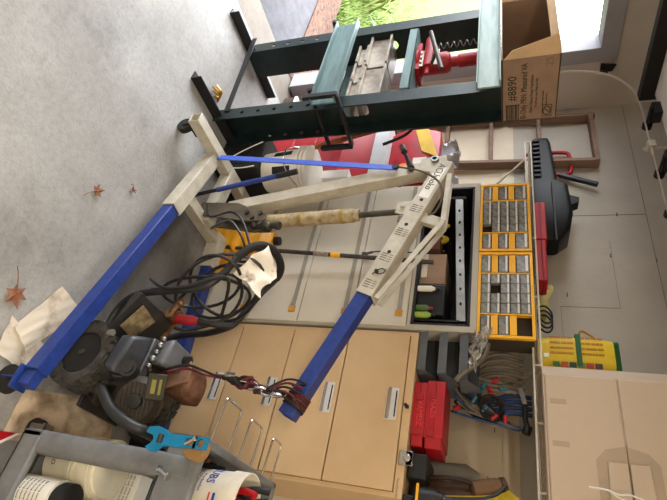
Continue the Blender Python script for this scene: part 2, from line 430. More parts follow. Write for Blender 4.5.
for k in range(7): g.box(-2.70+k*.022,-2.685+k*.022,1.622,1.626,1.25+.012*(k % 2),1.36)
g.build('decal', WHITEP, jk)
for x in (-2.86, -2.36):
    P = [V((x+.016*math.cos(t*.9),1.70+.016*math.sin(t*.9),1.24+.36*t/64)) for t in range(65)]
    G().tube(P, .004, 6).build('return_spring', STEEL, pr)
G().cyl((-2.77,1.55,1.31),(-2.40,1.56,1.395),.013,n=10).cyl((-2.56,1.555,1.355),(-2.54,1.62,1.32),.010,n=8).build('pump_handle', DARKSTEEL, pr)
# steel blocks on the press bed
HPL = mat('steel_plate_edge', (172,164,152), .45, .3, .2, 8, rgb2=(96,84,70))
def hblock(x0, x1, y0, y1, z0, z1, lb):
    g = G().box(x0,x1,y0,y1,z1-.014,z1).box(x0,x1,y0,y1,z0,z0+.014).box(x0,x1,y0+.03,y0+.045,z0,z1)
    o = g.build('steel_arbor_block', HPL, bevel=.002); tag(o, lb, 'steel block', 'steel blocks stacked on the press bed')
    mv = V(((x0+x1)/2,(y0+y1)/2,z0)); o.data.transform(Matrix.Translation(-mv)); o.location = mv
hblock(-2.84,-2.67,1.61,1.78,.848,.917,'small pale steel block on the press bed, nearest the far upright')
hblock(-2.65,-2.49,1.61,1.78,.848,.917,'small pale steel block in the middle of the press bed')
hblock(-2.47,-2.31,1.61,1.78,.848,.917,'small pale steel block on the press bed, nearest the near slotted upright')
hblock(-2.915,-2.62,1.605,1.77,.919,1.055,'wide brownish steel channel on top of the blocks, toward the far upright')
hblock(-2.60,-2.31,1.605,1.77,.919,1.055,'wide brownish steel channel on top of the blocks, toward the near upright')
# carton on top of the press
bx = thing('cardboard_carton', 'open brown cardboard carton marked #8890 lying on its side on top of the press', 'box', (-2.58,1.68,1.70))
X0, X1, Y0, Y1, Z0, Z1 = -2.86,-2.30,1.49,1.875,1.702,1.975
g = G().box(X1-.005,X1,Y0,Y1,Z0,Z1).box(X0,X0+.005,Y0,Y1,Z0,Z1).box(X0,X1,Y1-.005,Y1,Z0,Z1).box(X0,X1,Y0,Y1,Z0,Z0+.005).box(X0,X1,Y0,Y1,Z1-.005,Z1)
g.build('carton_body', CARD, bx)
def flap(a, b, c, d, name='flap'):
    a, b, c, d = map(V, (a, b, c, d))
    G().sheet(lambda u, v: lerp(lerp(a, b, u), lerp(d, c, u), v)+V((0,0,0))*0, 4, 4, .005).build(name, CARDIN, bx)
flap((X1,Y0,Z0+.01),(X1,Y0,Z1),(X1-.055,Y0-.075,Z1-.01),(X1-.01,Y0-.04,Z0+.05))
flap((X0,Y0,Z1),(X1-.02,Y0,Z1),(X1-.03,Y0-.06,Z1-.045),(X0,Y0-.06,Z1-.05))
flap((X0,Y0,Z0),(X0,Y0,Z1),(X0-.10,Y0-.10,Z1),(X0-.10,Y0-.10,Z0))
xt = X1+.0006
def ct(b, sz, y, z, sx=1): lettering(b, sz, (xt,y,z), (0,-1,0), (0,0,-1), INK, bx, ext=.0004, sx=sx)
ct('#8890', .062, Y1-.135, Z0+.072, .95)
ct('Bi-Only PRN: Measured VA', .042, Y1-.012, Z0+.122, .72)
ct('Marks: Chinese Design Polyethylene', .020, Y1-.05, Z0+.152, .8)
ct('24 each per case, Made in USA', .016, Y1-.08, Z0+.174, .9)
ct('Store in a dry place. Handle with', .010, Y1-.09, Z0+.205, .7); ct('care and keep this end up', .010, Y1-.09, Z0+.222, .7)
lettering('25', .05, (xt,Y0+.06,Z0+.24), (0,-1,0), (0,0,-1), mat('faded_ink', (130,104,84), .8, 0, 0), bx, ext=.0004)
g = G()
for k in range(9): g.box(xt,xt+.0006,Y1-.105,Y1-.015,Z0+.022+k*.0075,Z0+.0255+k*.0075) if k % 3 else g.box(xt,xt+.0006,Y1-.105,Y1-.015,Z0+.022+k*.0075,Z0+.0275+k*.0075)
g.box(xt,xt+.0006,Y1-.11,Y1-.105,Z0+.018,Z0+.09).box(xt,xt+.0006,Y1-.012,Y1-.008,Z0+.018,Z0+.09)
g.build('barcode_mark', INK, bx)
g = G()
ring = [V((xt,Y1-.055+.028*math.cos(t/20*6.283),Z0+.225+.018*math.sin(t/20*6.283))) for t in range(20)]
g.tube(ring, .0022, 6, closed=True)
for a0, a1 in ((-.095,-.092),(-.02,-.017)): g.box(xt,xt+.0006,Y1+a0,Y1+a1,Z0+.202,Z0+.248)
for a0 in (.202,.246): g.box(xt,xt+.0006,Y1-.095,Y1-.017,Z0+a0,Z0+a0+.003)
g.bar((xt,Y1-.07,Z0+.213),(xt,Y1-.045,Z0+.238),.001,.004)
g.build('printed_mark', INK, bx)

# corner stuff behind the press
ca = thing('tall_carton', 'tall dark brown carton with a white label standing in the corner behind the press', 'box', (-3.12,2.42,0))
G().box(-3.30,-2.98,2.36,2.56,0,.93).build('carton_body', mat('dark_carton', (104,66,50), .8, 0, .15, 8), ca, .004)
G().box(-3.22,-3.14,2.353,2.36,.80,.88).build('label_patch', WHITEP, ca)
o = G().box(-3.24,-3.02,2.20,2.33,0,.09).build('wooden_block', mat('dark_block', (74,52,42), .8, 0, .2, 12), bevel=.003, loc=(-3.13,2.26,0)); tag(o, 'low dark wooden block with a pale top on the floor beside the tall carton', 'block')
G().box(-3.245,-3.015,2.195,2.335,.09,.115).build('top_board', WHITEP, o, .003, loc=None)
g = G()
for k in range(5): g.tube(spline([(-2.43+.02*k,1.50+.03*math.sin(k*2),.012),(-2.41+.015*k,1.53,.035),(-2.44+.02*k,1.57,.012)],5), .007, 6)
o = g.build('brass_chain', mat('brass', (200,160,80), .35, .9, .15, 20), loc=(-2.42,1.53,0)); tag(o, 'small brass chain lying on the floor at the foot of the press', 'chain')

# ------------------------------------------------------------------ red things and bucket behind the hoist
rt = thing('red_tool_chest', 'low red steel chest on the floor behind the white bucket', 'tool chest', (-2.52,2.4,0))
G().box(-2.78,-2.24,2.22,2.58,0,.60).build('chest_body', REDD, rt, .012)
for z in (.16, .34, .52): G().box(-2.75,-2.27,2.212,2.222,z-.07,z+.06).build('drawer', REDD, rt, .004)
tb = thing('red_plastic_tub', 'red flared plastic tub with a pale lid standing on the red chest', 'tub', (-2.52,2.4,.602))
def rring(x0, x1, y0, y1, z, r=.03, n=4):
    out = []
    for cx, cy, a0 in ((x1-r,y1-r,0),(x0+r,y1-r,90),(x0+r,y0+r,180),(x1-r,y0+r,270)):
        for k in range(n+1):
            a = math.radians(a0+90*k/n); out.append(V((cx+r*math.cos(a), cy+r*math.sin(a), z)))
    return out
G().loft([rring(-2.84,-2.16,2.16,2.58,.602), rring(-2.86,-2.14,2.14,2.58,.66), rring(-2.80,-2.22,2.19,2.58,.78), rring(-2.79,-2.24,2.20,2.58,.86)]).build('tub_body', RED, tb)
G().loft([rring(-2.80,-2.23,2.19,2.58,.86), rring(-2.80,-2.23,2.19,2.58,.965)]).build('tub_lid', mat('pale_grey_plastic', (215,216,218), .5, 0, .08, 5), tb)
bg = thing('red_bag', 'upright red printed bag with yellow decals on top of the pale lid', 'bag', (-2.53,2.4,.967))
def bag(x0, x1, y0, y1, z0, z1, bul=.03):
    R = []
    for i in range(9):
        t = i/8; k = math.sin(math.pi*min(1, t*1.02))**.5*bul if 0 < t < 1 else 0
        R.append(rring(x0-k*.4, x1+k*.4, y0-k, y1+k, z0+(z1-z0)*t, .04))
    return G().loft(R)
bag(-2.76,-2.32,2.27,2.50,.967,1.30).build('bag_body', mat('red_bag_film', (186,20,40), .4, 0, .1, 6, rgb2=(150,14,30)), bg)
G().prism([(-2.74,2.236,1.13),(-2.52,2.236,1.19),(-2.46,2.236,1.30),(-2.60,2.236,1.26),(-2.74,2.236,1.22)], (0,.012,0)).build('yellow_decal', mat('yellow_print', (236,190,50), .5, 0, .1, 10), bg)
G().lathe((-2.36,2.232,1.085),[(.035,0),(.035,.012),(0,.012)],(0,-1,0),20).build('orange_badge', mat('orange_print', (240,130,40), .5, 0, 0), bg)
G().box(-2.45,-2.36,2.230,2.24,1.14,1.23).box(-2.44,-2.37,2.230,2.24,1.25,1.28).build('white_panel', WHITEP, bg)
FOIL = mat('silver_film', (196,196,200), .3, .6, .2, 20)
G().sheet(lambda u, v: (-2.76+.44*u, 2.385+.05*math.sin(u*23+v*3), 1.30+.13*v*(.6+.4*abs(math.sin(u*5)))), 26, 6, .004).build('crimped_top', FOIL, bg)
cr = thing('black_crate', 'low black plastic crate under the white bucket behind the hoist base', 'crate', (-2.12,1.95,0))
G().box(-2.30,-1.985,1.80,2.10,.0,.30).build('crate_body', RUBBER, cr, .01)
G().box(-2.25,-2.03,1.792,1.80,.05,.2).build('front_panel', BLACKP, cr, .004)
wc = G().tube(spline([(-2.20,1.785,.29),(-2.10,1.775,.16),(-2.0,1.78,.06),(-1.98,1.79,.18),(-1.99,1.79,.29)],8), .0035, 6).build('white_cable', WHITEP, loc=(-2.1,1.78,.1)); tag(wc, 'thin white cable drooping over the front of the black crate', 'cable')
def bucket(name, c, r0, r1, h, lb, mm):
    b = thing(name, lb, 'bucket', c)
    z = V(c)
    G().lathe(c, [(0,0),(r0,0),(r1,h),(r1-.004,h),(r0-.004,.006),(0,.006)], n=36).build('bucket_wall', mm, b)
    g = G()
    for hz in (.99, .90, .82): g.lathe((z.x,z.y,z.z+h*hz-.008), [(r1*.985,0),(r1+.009,0),(r1+.009,.016),(r1*.985,.016)], n=36)
    g.build('rim_ring', mm, b)
    return b
b1 = bucket('white_bucket', (-2.085,1.95,.302), .122,.146,.30, 'white plastic bucket with ribbed rim on the black crate behind the blue brace', WHITEP)
for aa in (-1.95, -1.05):
    vs = []
    for k in range(7):
        a = aa+.34*k/6
        for z in (.08, .20): vs.append(V((-2.085+(.1235+.08*z)*math.cos(a), 1.95+(.1235+.08*z)*math.sin(a), .302+z)))
    G().add(vs, [(2*k,2*k+2,2*k+3,2*k+1) for k in range(6)]).build('black_label', BLACKP, b1)
G().tube([V((-2.085+.152*math.cos(t),1.95+.152*math.sin(t),.560-.10*abs(math.sin(t*1)))) for t in [math.pi*1.02+i/16*math.pi*.96 for i in range(17)]], .004, 6).build('bail_handle', CHROME, b1)
o = G().box(-2.21,-2.16+.02,2.07,2.135,.0,.78).build('foam_board', mat('white_foam', (226,226,226), .8, 0, .05, 9), bevel=.004, loc=(-2.175,2.1,0)); tag(o, 'white foam block standing upright between the red chest and grey cabinet', 'foam block')
st = thing('garden_hoe', 'slim brown wooden hoe handle leaning up past the press', 'hoe', (-2.06,1.86,.0))
G().tube([(-2.075,1.845,.0),(-2.22,1.88,.6),(-2.40,1.885,1.185)], [.013,.016,.014], 10).build('shaft', mat('brown_wood', (150,84,44), .55, 0, .12, 10, stretch=(3,3,.4)), st)
G().tube(spline([(-2.41,1.885,1.175),(-2.38,1.885,1.205),(-2.33,1.885,1.20),(-2.27,1.89,1.15),(-2.22,1.90,1.03)],8), .009, 8).build('bent_hook', BLACKM, st)

# ------------------------------------------------------------------ engine hoist
YC = 1.75
ho = thing('engine_hoist', 'cream and blue folding engine hoist with long low legs and a raised boom', 'engine hoist', (-1.7,YC,0))
G().sqtube((-1.90,1.34,.165),(-1.895,2.05,.165),.064,.064).build('rear_beam', BEIGE, ho, .003)
G().sqtube((-1.53,1.50,.135),(-1.515,1.99,.135),.062,.062).build('cross_beam', BEIGE, ho, .003)
G().bar((-1.90,YC+.02,.165),(-1.50,YC,.165),.07,.07).build('centre_beam', BEIGE, ho, .003)
def leg(a, m, b):
    l = G().sqtube(a, m, .076, .074).build('leg', BEIGE, ho, .003)
    G().sqtube(lerp(a,m,.8), b, .062, .060).build('leg_extension', BLUE, l, .003)
    d = (V(b)-V(m)).normalized()
    G().box(-.04,.0,-.04,.04,-.004,.004)
    k = G(); p = V(b)+d*.035; k.cyl((p.x,p.y-.016,.05),(p.x,p.y+.016,.05),.05,n=24)
    c = k.build('caster_wheel', RUBBER, l)
    G().bar(p+V((-.05,0,-V(b).z+.105)),p+V((.035,0,-V(b).z+.105)),.07,.008).bar((p.x,p.y-.024,.05),(p.x,p.y-.024,.105),.03,.005,V((1,0,0))).bar((p.x,p.y+.024,.05),(p.x,p.y+.024,.105),.03,.005,V((1,0,0))).bar(V(b)-d*.03,p+V((.02,0,.0)),.045,.05).build('caster_bracket', BLUE, l, .002)
leg((-1.865,1.605,.145),(-1.39,1.503,.145),(-.435,1.29,.14))
leg((-1.56,1.925,.135),(-1.35,1.955,.135),(-.46,2.085,.135))
for y in (1.42, 2.0):
    k = G(); x = -1.91
    k.cyl((x-.03,y-.016,.045),(x-.03,y+.016,.045),.045,n=24)
    c = k.build('caster_wheel', RUBBER, ho)
    G().box(x-.05,x+.03,y-.035,y+.035,.112,.126).box(x-.045,x-.015,y-.026,y-.02,.04,.115).box(x-.045,x-.015,y+.02,y+.026,.04,.115).build('caster_fork', BLACKM, c)
for y in (YC-.05, YC+.042):
    G().prism([(-1.62,y,.13),(-1.53,y,.13),(-1.475,y,.45),(-1.475,y,.55),(-1.515,y,.56),(-1.605,y,.36)], (0,.008,0)).build('mast_plate', mat('brown_grey_plate', (104,94,80), .55, .3, .25, 14), ho, .002)  # plates in brown-grey, darker than the cream hoist parts
MB, MT = V((-1.598,YC,0.289)), V((-1.826,YC,1.381))
G().sqtube(MB, MT, .070, .070, up=V((0,1,0))).build('mast', BEIGE, ho, .003)
for y in (YC-.042, YC+.034):
    G().prism([(-1.867,y,1.318),(-1.782,y,1.307),(-1.761,y,1.402),(-1.803,y,1.455),(-1.883,y,1.440)], (0,.008,0)).build('pivot_plate', BEIGE, ho, .002)
G().cyl((-1.845,YC-.06,1.387),(-1.845,YC+.06,1.387),.012,n=12).cyl((-1.845,YC-.06,1.387),(-1.845,YC-.042,1.387),.020,n=6).build('pivot_bolt', STEEL, ho)
BA, BM, BT = V((-1.845,YC,1.440)), V((-1.061,YC,1.146)), V((-0.523,YC,0.923))
bo = G().sqtube(BA, BM, .080, .080).build('boom', BEIGE, ho, .003)
ext = G().sqtube(lerp(BA,BM,.8), BT, .064, .064).build('boom_extension', BLUE, ho, .003)
bd = (BM-BA).normalized(); bu = V((-bd.z,0,bd.x))*-1 if bd.x < 0 else V((-bd.z,0,bd.x))
# pin holes, warning stickers and lettering on the camera side of the boom
yf = YC-.0402
hole = G()
for t in (.33, .52, .72): c = lerp(BA,BM,t); hole.cyl((c.x,yf-.001,c.z),(c.x,yf+.004,c.z),.009,n=14)
hole.build('pin_hole', RUBBER, bo)
stk = G()
for t, n in ((.40,4),(.58,4),(.76,4),(.94,4)):
    for k in range(n):
        c = lerp(BA,BM,t)+bd*(k*.012-.02)
        stk.bar(c+V((0,yf-YC-.0006,0))-bu*.026, c+V((0,yf-YC-.0006,0))+bu*(.004), .0008, .003, bd); stk.bar(c+V((0,yf-YC-.0006,0))+bu*.010, c+V((0,yf-YC-.0006,0))+bu*(.028), .0008, .002, bd)
stk.build('sticker_print', INK, bo)
c = lerp(BA,BM,.035)+V((0,yf-YC-.0008,0))
G().bar(c, lerp(BA,BM,.31)+V((0,yf-YC-.0004,0)), .0008, .050, bu).build('name_plate', WHITEP, bo)
lettering('ACUmoko', .052, lerp(BA,BM,.035)+V((0,yf-YC-.0016,0))-bu*.018, bd, bu, INK, bo, ext=.0004, sx=.78)
pn = lerp(BA,BM,.86)+V((0,yf-YC-.006,0))
G().tube(spline([pn, pn+bu*.01+bd*.01, pn+bu*.03+bd*.0, pn+bu*.035-bd*.02, pn+bu*.015-bd*.02, pn-bd*.005, pn+bd*.02-bu*.01],6), .0025, 6).cyl(pn+V((0,-.006,0)),pn+V((0,.01,0)),.009,n=10).build('locking_pin', BLACKM, bo)
# truss above the boom
A_, B_, C_ = V((-1.761,YC,1.461)), V((-1.462,YC,1.450)), V((-1.045,YC,1.203))
for y in (YC-.03, YC+.03):
    g = G(); dy = V((0,y-YC,0)); g.bar(A_+dy, B_+dy, .006, .024).bar(B_+dy, C_+dy, .006, .024); g.build('truss_bar', BEIGE, bo, .001)
p0 = lerp(BA,BM,.42)
G().bar(p0+bu*.03, B_-V((0,0,.006)), .055, .03, V((0,1,0))).build('truss_post', BEIGE, bo, .002)
# ram
ra = G().tube([(-1.508,YC,0.490),(-1.510,YC,0.533),(-1.510,YC,0.534),(-1.535,YC,1.010),(-1.535,YC,1.011),(-1.536,YC,1.037)], [.02,.02,.034,.036,.030,.030], 22).build('hydraulic_ram', mat('worn_cream_paint', (190,176,142), .5, 0, .2, 30, rgb2=(120,100,66)), ho)
G().cyl((-1.536,YC,1.031),(-1.551,YC,1.259),.015,n=14).build('ram_rod', DARKSTEEL, ra)
for z in (.72,.94): x = -1.51-.025*(z-.534)/.476; G().cyl((x,YC,z),(x-.001,YC,z+.02),.0378,n=22).build('ram_band', mat('brass_band', (176,148,92), .45, .4, .2, 30), ra)
g = G()
for y in (YC-.035, YC+.027): g.prism([(-1.580,y,1.233),(-1.517,y,1.222),(-1.495,y,1.286),(-1.591,y,1.323)], (0,.008,0))
g.cyl((-1.551,YC-.05,1.259),(-1.551,YC+.05,1.259),.012,n=10)
g.build('ram_clevis', BEIGE, ho, .001)
g = G().cyl((-1.464,YC-.02,0.485),(-1.458,YC-.03,0.618),.017,n=12).cyl((-1.458,YC-.03,0.618),(-1.453,YC-.03,0.639),.022,n=10).ball((-1.469,YC-.02,0.490),.026).cyl((-1.462,YC-.05,0.533),(-1.462,YC,0.533),.012,n=8).ball((-1.455,YC-.03,0.570),.024)
g.build('pump_valve', DARKSTEEL, ho)
g = G()
for x, z in ((-1.52,.52),(-1.495,.48),(-1.53,.44)): g.cyl((x,YC-.064,z),(x,YC-.05,z),.013,n=6)
g.build('bolt', DARKSTEEL, ho)
for y, yb_ in ((YC-.056,1.60),(YC+.056,1.99)):
    G().bar((-1.872,yb_,.165),(-1.795,y,1.206),.006,.034,V((1,0,0))).build('brace', mat('pale_blue_paint', (64,96,200), .4, 0, .1, 20), ho, .001)
g = G()
for y in (YC-.07,YC+.054): g.cyl((-1.798,y,1.196),(-1.798,y+.016,1.196),.018,n=6)
g.build('brace_bolt', BLACKM, ho)
jh = G().cyl((-1.649,1.670,0.077),(-1.787,1.670,0.660),.011,n=12).build('jack_handle', BLACKM, ho)
G().cyl((-1.761,1.670,0.554),(-1.789,1.670,0.668),.016,n=12).build('handle_end', BLACKM, jh)
G().cyl((-1.681,1.670,0.215),(-1.761,1.670,0.554),.014,n=12).build('handle_sleeve', BLUE, jh)
G().cyl((-2.06,1.80,1.186),(-1.792,1.697,1.275),.011,n=10).cyl((-1.98,1.757,1.21),(-2.09,1.816,1.177),.017,n=10).cyl((-1.867,1.737,1.252),(-1.782,1.692,1.278),.017,n=10).build('grip_rod', BLACKM, ho)
G().tube(spline([(-1.787,1.681,1.217),(-1.729,1.665,1.339),(-1.655,1.670,1.424),(-1.559,1.681,1.440),(-1.495,1.697,1.413),(-1.485,1.702,1.381)],8), .005, 8).build('release_cable', mat('brown_cable', (92,74,58), .5, 0, .1, 20), ho)
# chain and cord on the boom tip
ch = thing('tow_chain', 'short steel chain and hook hanging by the blue boom tip', 'chain', (-.58,1.69,.87))
for k in range(5):
    c = V((-.582-.0095*k,1.695,.878-.038*k)); g = G()
    sd = V((1,0,0)) if k % 2 else V((0,1,0))
    g.tube([c+sd*(.014*math.cos(t/14*6.283))+V((0,0,.026*math.sin(t/14*6.283))) for t in range(14)], .0055, 8, closed=True); g.build('link', CHROME, ch)
G().tube(spline([(-0.628,1.697,0.705),(-0.634,1.697,0.671),(-0.642,1.695,0.639),(-0.655,1.695,0.644),(-0.652,1.695,0.676)],6), [.006]*25, 8).build('hook', STEEL, ch)
cd = thing('bungee_cord', 'dark red and black cord wound round the blue boom tip, hanging down', 'cord', (-0.594,YC,0.851))
CORDR = mat('red_cord', (120,44,50), .8, 0, .3, 90, rgb2=(40,20,22)); CORDK = mat('black_cord', (34,28,28), .8, 0, .2, 60)
for k, mm in enumerate((CORDK, CORDR, CORDK, CORDR)):
    P = []
    for i in range(60):
        t = i/59; q = lerp(BT,BA,.025+.007*k+.02*t); a = t*3*6.283+k*1.3
        P.append(q+V((0,1,0))*(.042*math.cos(a))+bu*(.045*math.sin(a)))
    G().tube(P, .0045, 6).build('wrapped_strand', mm, cd)
rc2 = random.Random(11)
for k in range(8):
    P = []; f1, f2, q1, q2, q3 = rc2.uniform(9,16), rc2.uniform(17,27), rc2.uniform(0,6), rc2.uniform(0,6), rc2.uniform(0,6)
    for i in range(46):
        t = i/45; c = lerp((-0.594,1.716,0.904),(-0.642,1.713,0.602),t); w = .034*math.sin(math.pi*min(1,t*1.02))**.6*(.55+.45*math.sin(11*t+1))
        P.append(c+V((w*math.cos(f1*t+q1)*(.6+.4*math.sin(f2*t+q3)), w*math.sin(f1*t+q2)*.9-.01, .016*math.sin(f2*t+q2))))
    G().tube(P, .0055+.0012*(k % 3), 6).build('twisted_strand', CORDR if k % 3 == 1 else CORDK, cd)
for k, (dx, dy) in enumerate(((0,0),(.012,.01))):
    G().tube(spline([(-0.636,1.713,0.607),(-.625+dx,1.62+dy,.58),(-.635+dx,1.60+dy,.51),(-.60+dx,1.56,.47),(-0.594,1.623,0.379)],7), .005, 6).build('tail_strand', (CORDK, CORDR)[k], cd)

for k in range(5):
    q0 = lerp(BT,BA,.03+.012*k); a = 2.4+.5*k
    G().tube(spline([q0+V((0,1,0))*(.045*math.cos(a))+bu*(.05*math.sin(a)), q0+V((-.01,-.052,-.01+.01*k)), q0+V((-.025,-.05,-.055)), V((-.585,1.70,.845-.012*k)), V((-.60,1.70,.78))],6), .0045, 6).build('sling_strand', CORDR if k % 2 else CORDK, cd)

# ------------------------------------------------------------------ tan lateral cabinet
def drawer_front(x0, x1, y, z0, z1): return G().box(x0,x1,y-.012,y+.01,z0,z1)
tc = thing('tan_file_cabinet', 'tan four-drawer lateral file cabinet in front of the hoist boom', 'file cabinet', (-.755,2.4,0))
tx0, tx1, ty, tz = -1.132,-.378,2.18,1.312
g = G().box(tx0,tx0+.02,ty,2.645,0,tz).box(tx1-.02,tx1,ty,2.645,0,tz).box(tx0+.02,tx1-.02,ty,2.63,tz-.036,tz).box(tx0+.02,tx1-.02,2.63,2.645,0,tz).box(tx0+.02,tx1-.02,ty,2.63,0,.05)
g.box(tx0+.02,tx1-.02,ty+.02,ty+.03,.05,tz-.03)
g.build('cabinet_body', TAN, tc)
G().box(tx0+.021,tx1-.021,ty+.004,ty+.012,.051,tz-.037).build('gap_shade_sheet', mat('gap_shadow_paint', (52,42,34), .9, 0, 0), tc)  # dark sheet behind the drawers; shade of the gaps put into its colour
ALU = mat('brushed_aluminium', (232,232,234), .35, .35, .1, 40, stretch=(1,20,20))
SLOT = mat('drawer_gap', (40,32,26), .9, 0, 0)
for k, (z0, z1) in enumerate(((.965,1.272),(.659,.959),(.352,.653),(.055,.346))):
    d = drawer_front(-1.108,-.400,ty,z0,z1).build('drawer', TAN, tc, .002)
    hz = z1-.046
    h = G().box(-.835,-.688,ty-.016,ty-.012,hz-.028,hz+.026).build('recessed_pull', ALU, d)
    G().box(-.822,-.702,ty-.0175,ty-.016,hz+.014,hz+.020).build('pull_slot', SLOT, h)
    G().prism([(-.832,ty-.016,hz-.026),(-.690,ty-.016,hz-.026),(-.690,ty-.024,hz-.018),(-.832,ty-.024,hz-.018)], (0,.001,.012)).build('pull_lip', CHROME, h)
lk = G().cyl((-.757,ty-.006,1.293),(-.757,ty,1.293),.010,n=16).build('lock', CHROME, tc)
G().bar((-.757,ty-.008,1.293),(-.750,ty-.02,1.305),.014,.003).cyl((-.765,ty-.012,1.285),(-.757,ty-.016,1.293),.008,n=10).build('key', DARKSTEEL, lk)
o = G().box(-.565,-.505,2.165,2.18,1.285,1.345).box(-.565,-.505,2.165,2.22,1.313,1.345).cyl((-.535,2.158,1.32),(-.535,2.166,1.32),.016,n=14).build('clamp_lamp', CHROME, bevel=.003, loc=(-.535,2.18,1.30)); tag(o, 'small white metal clip on the top edge of the tan cabinet beside the red cases', 'clip')
lb_ = lettering('Steelworks', .017, (-.455,ty-.0006,1.285), (1,0,0), (0,0,1), SEAM, tc, ext=.0003)

# ------------------------------------------------------------------ grey cabinet with open top bay
gc = thing('grey_file_cabinet', 'pale grey lateral cabinet with an open black bay above its drawers, behind the hoist mast', 'file cabinet', (-1.64,2.4,0))
gx0, gx1, gz = -2.14,-1.148,1.582
g = G().box(gx0,gx0+.03,ty,2.645,0,gz).box(gx1-.03,gx1,ty,2.645,0,gz).box(gx0+.03,gx1-.03,ty,2.645,gz-.03,gz).box(gx0+.03,gx1-.03,2.63,2.645,0,gz-.03).box(gx0+.03,gx1-.03,ty,2.63,0,.05).box(gx0+.03,gx1-.03,ty,2.645,1.245,1.262)
g.build('cabinet_body', GREYTRIM, gc)
G().box(gx0+.031,gx1-.031,ty+.004,ty+.012,.051,1.245).build('gap_shade_sheet', mat('gap_shadow_paint', (52,42,34)), gc)  # same dark sheet, with the gap shade in its colour
g = G().box(gx0+.03,gx0+.036,ty+.01,2.63,1.262,gz-.03).box(gx1-.036,gx1-.03,ty+.01,2.63,1.262,gz-.03).box(gx0+.03,gx1-.03,2.62,2.63,1.262,gz-.03).box(gx0+.03,gx1-.03,ty+.01,2.63,1.262,1.27).box(gx0+.03,gx1-.03,ty+.01,2.63,gz-.038,gz-.03)
g.box(gx0+.03,gx1-.03,ty,ty+.012,1.262,1.278).box(gx0+.03,gx0+.042,ty,ty+.012,1.262,gz-.03).box(gx1-.042,gx1-.03,ty,ty+.012,1.262,gz-.03).box(gx0+.03,gx1-.03,ty,ty+.012,gz-.042,gz-.03)
g.build('bay_lining', BLACKP, gc)
for k, (z0, z1) in enumerate(((.957,1.242),(.652,.952),(.348,.647),(.055,.343))):
    d = drawer_front(gx0+.012,gx1-.012,ty,z0,z1).build('drawer', GREYCAB, gc, .002)
    G().box(gx0+.02,gx1-.10,ty-.016,ty-.012,z1-.052,z1-.028).build('pull_strip', mat('grey_pull', (160,154,142), .4, .3, .05, 9), d)
    G().box(gx1-.10,gx1-.065,ty-.017,ty-.012,z1-.060,z1-.022).build('yellow_card', mat('amber_card', (206,146,50), .6, 0, .15, 30), d)
rl = thing('steel_rail', 'long galvanised steel rail with slots lying across the open bay of the grey cabinet', 'rail', (-1.64,2.25,1.43))
RZ = 1.44
def railp(x): return RZ+(x+2.05)*.055
g = G().holed((-2.05,2.21,RZ), V((.83,0,.046)).normalized(), (0,0,1), .83, .040, [(.1+.09*k,.010,.006,3) for k in range(8)], .003, (0,-1,0))
g.bar((-2.05,2.225,RZ),(-1.222,2.225,RZ+.046),.03,.003); g.bar((-2.05,2.225,RZ+.040),(-1.222,2.225,RZ+.086),.03,.003)
g.build('rail_channel', mat('galvanised', (168,168,166), .4, .6, .15, 20), rl)
G().box(-2.06,-2.04,2.205,2.6,1.27,1.50).build('rail_end_stop', BLACKP, rl); G().box(-1.225,-1.215,2.205,2.6,1.27,1.50).build('rail_end_stop', BLACKP, rl)
def bxthing(name, lb, cat, b, m, bev=.004):
    c = V(((b[0]+b[1])/2,(b[2]+b[3])/2,b[4])); o = G().box(*b).build(name, m, bevel=bev, loc=c); return tag(o, lb, cat)
bxthing('black_tool_case', 'black box at the right end of the open cabinet bay', 'box', (-1.44,-1.255,2.21,2.55,1.271,1.42), BLACKP, .01)
o = bxthing('brown_carton', 'small worn brown carton in the middle of the open cabinet bay', 'box', (-1.66,-1.46,2.24,2.5,1.271,1.41), CARD)
G().box(-1.655,-1.50,2.234,2.24,1.28,1.31).build('paper_label', PAPER, o)
bxthing('dark_carton', 'reddish brown box at the back of the open cabinet bay', 'box', (-1.78,-1.68,2.22,2.5,1.271,1.37), mat('red_brown_card', (96,56,44), .8, 0, .2, 12))
def bottle(name, lb, c, r, h, m, mc):
    t = thing(name, lb, 'bottle', c)
    G().lathe(c, [(r*.9,0),(r,.01),(r,h*.62),(r*.45,h*.78),(r*.4,h*.8)], n=20).build('bottle_body', m, t)
    G().lathe((c[0],c[1],c[2]+h*.8), [(r*.5,0),(r*.5,h*.2),(r*.4,h*.2)], n=16).build('cap', mc, t)
    return t
bottle('white_bottle', 'slim white squeeze bottle in front of the black box in the cabinet bay', (-1.40,2.195,1.279), .016,.115, WHITEP, BLACKP)
bottle('green_bottle', 'light green bottle at the right corner of the cabinet bay', (-1.245,2.20,1.279), .017,.10, mat('lime_plastic', (150,178,70), .4, 0, .1, 20), BLACKP)
bottle('dark_green_bottle', 'dark green bottle next to the light green one in the cabinet bay', (-1.285,2.20,1.279), .017,.085, mat('moss_plastic', (74,100,44), .4, 0, .1, 20), mat('red_cap', (150,30,34), .5, 0, 0))
g = G().sheet(lambda u, v: (-1.90+.14*u, 2.25+.10*v, 1.35+.03*math.sin(u*9+v*4)+.03*math.sin(v*7)), 14, 10, .006)
o = g.build('yellow_rag', mat('yellow_cloth', (196,170,40), .9, 0, .2, 12), loc=(-1.83,2.3,1.32)); tag(o, 'crumpled yellow rag on the dark clutter in the cabinet bay', 'rag')
o = G().ball((-1.85,2.36,1.315),.085,16,(1.5,1.1,.5)).build('black_cloth', mat('black_cloth', (40,38,40), .9, 0, .3, 20, bump=.8, bscale=20), loc=(-1.85,2.36,1.27)); tag(o, 'bundled black cloth at the left end of the open cabinet bay', 'cloth')

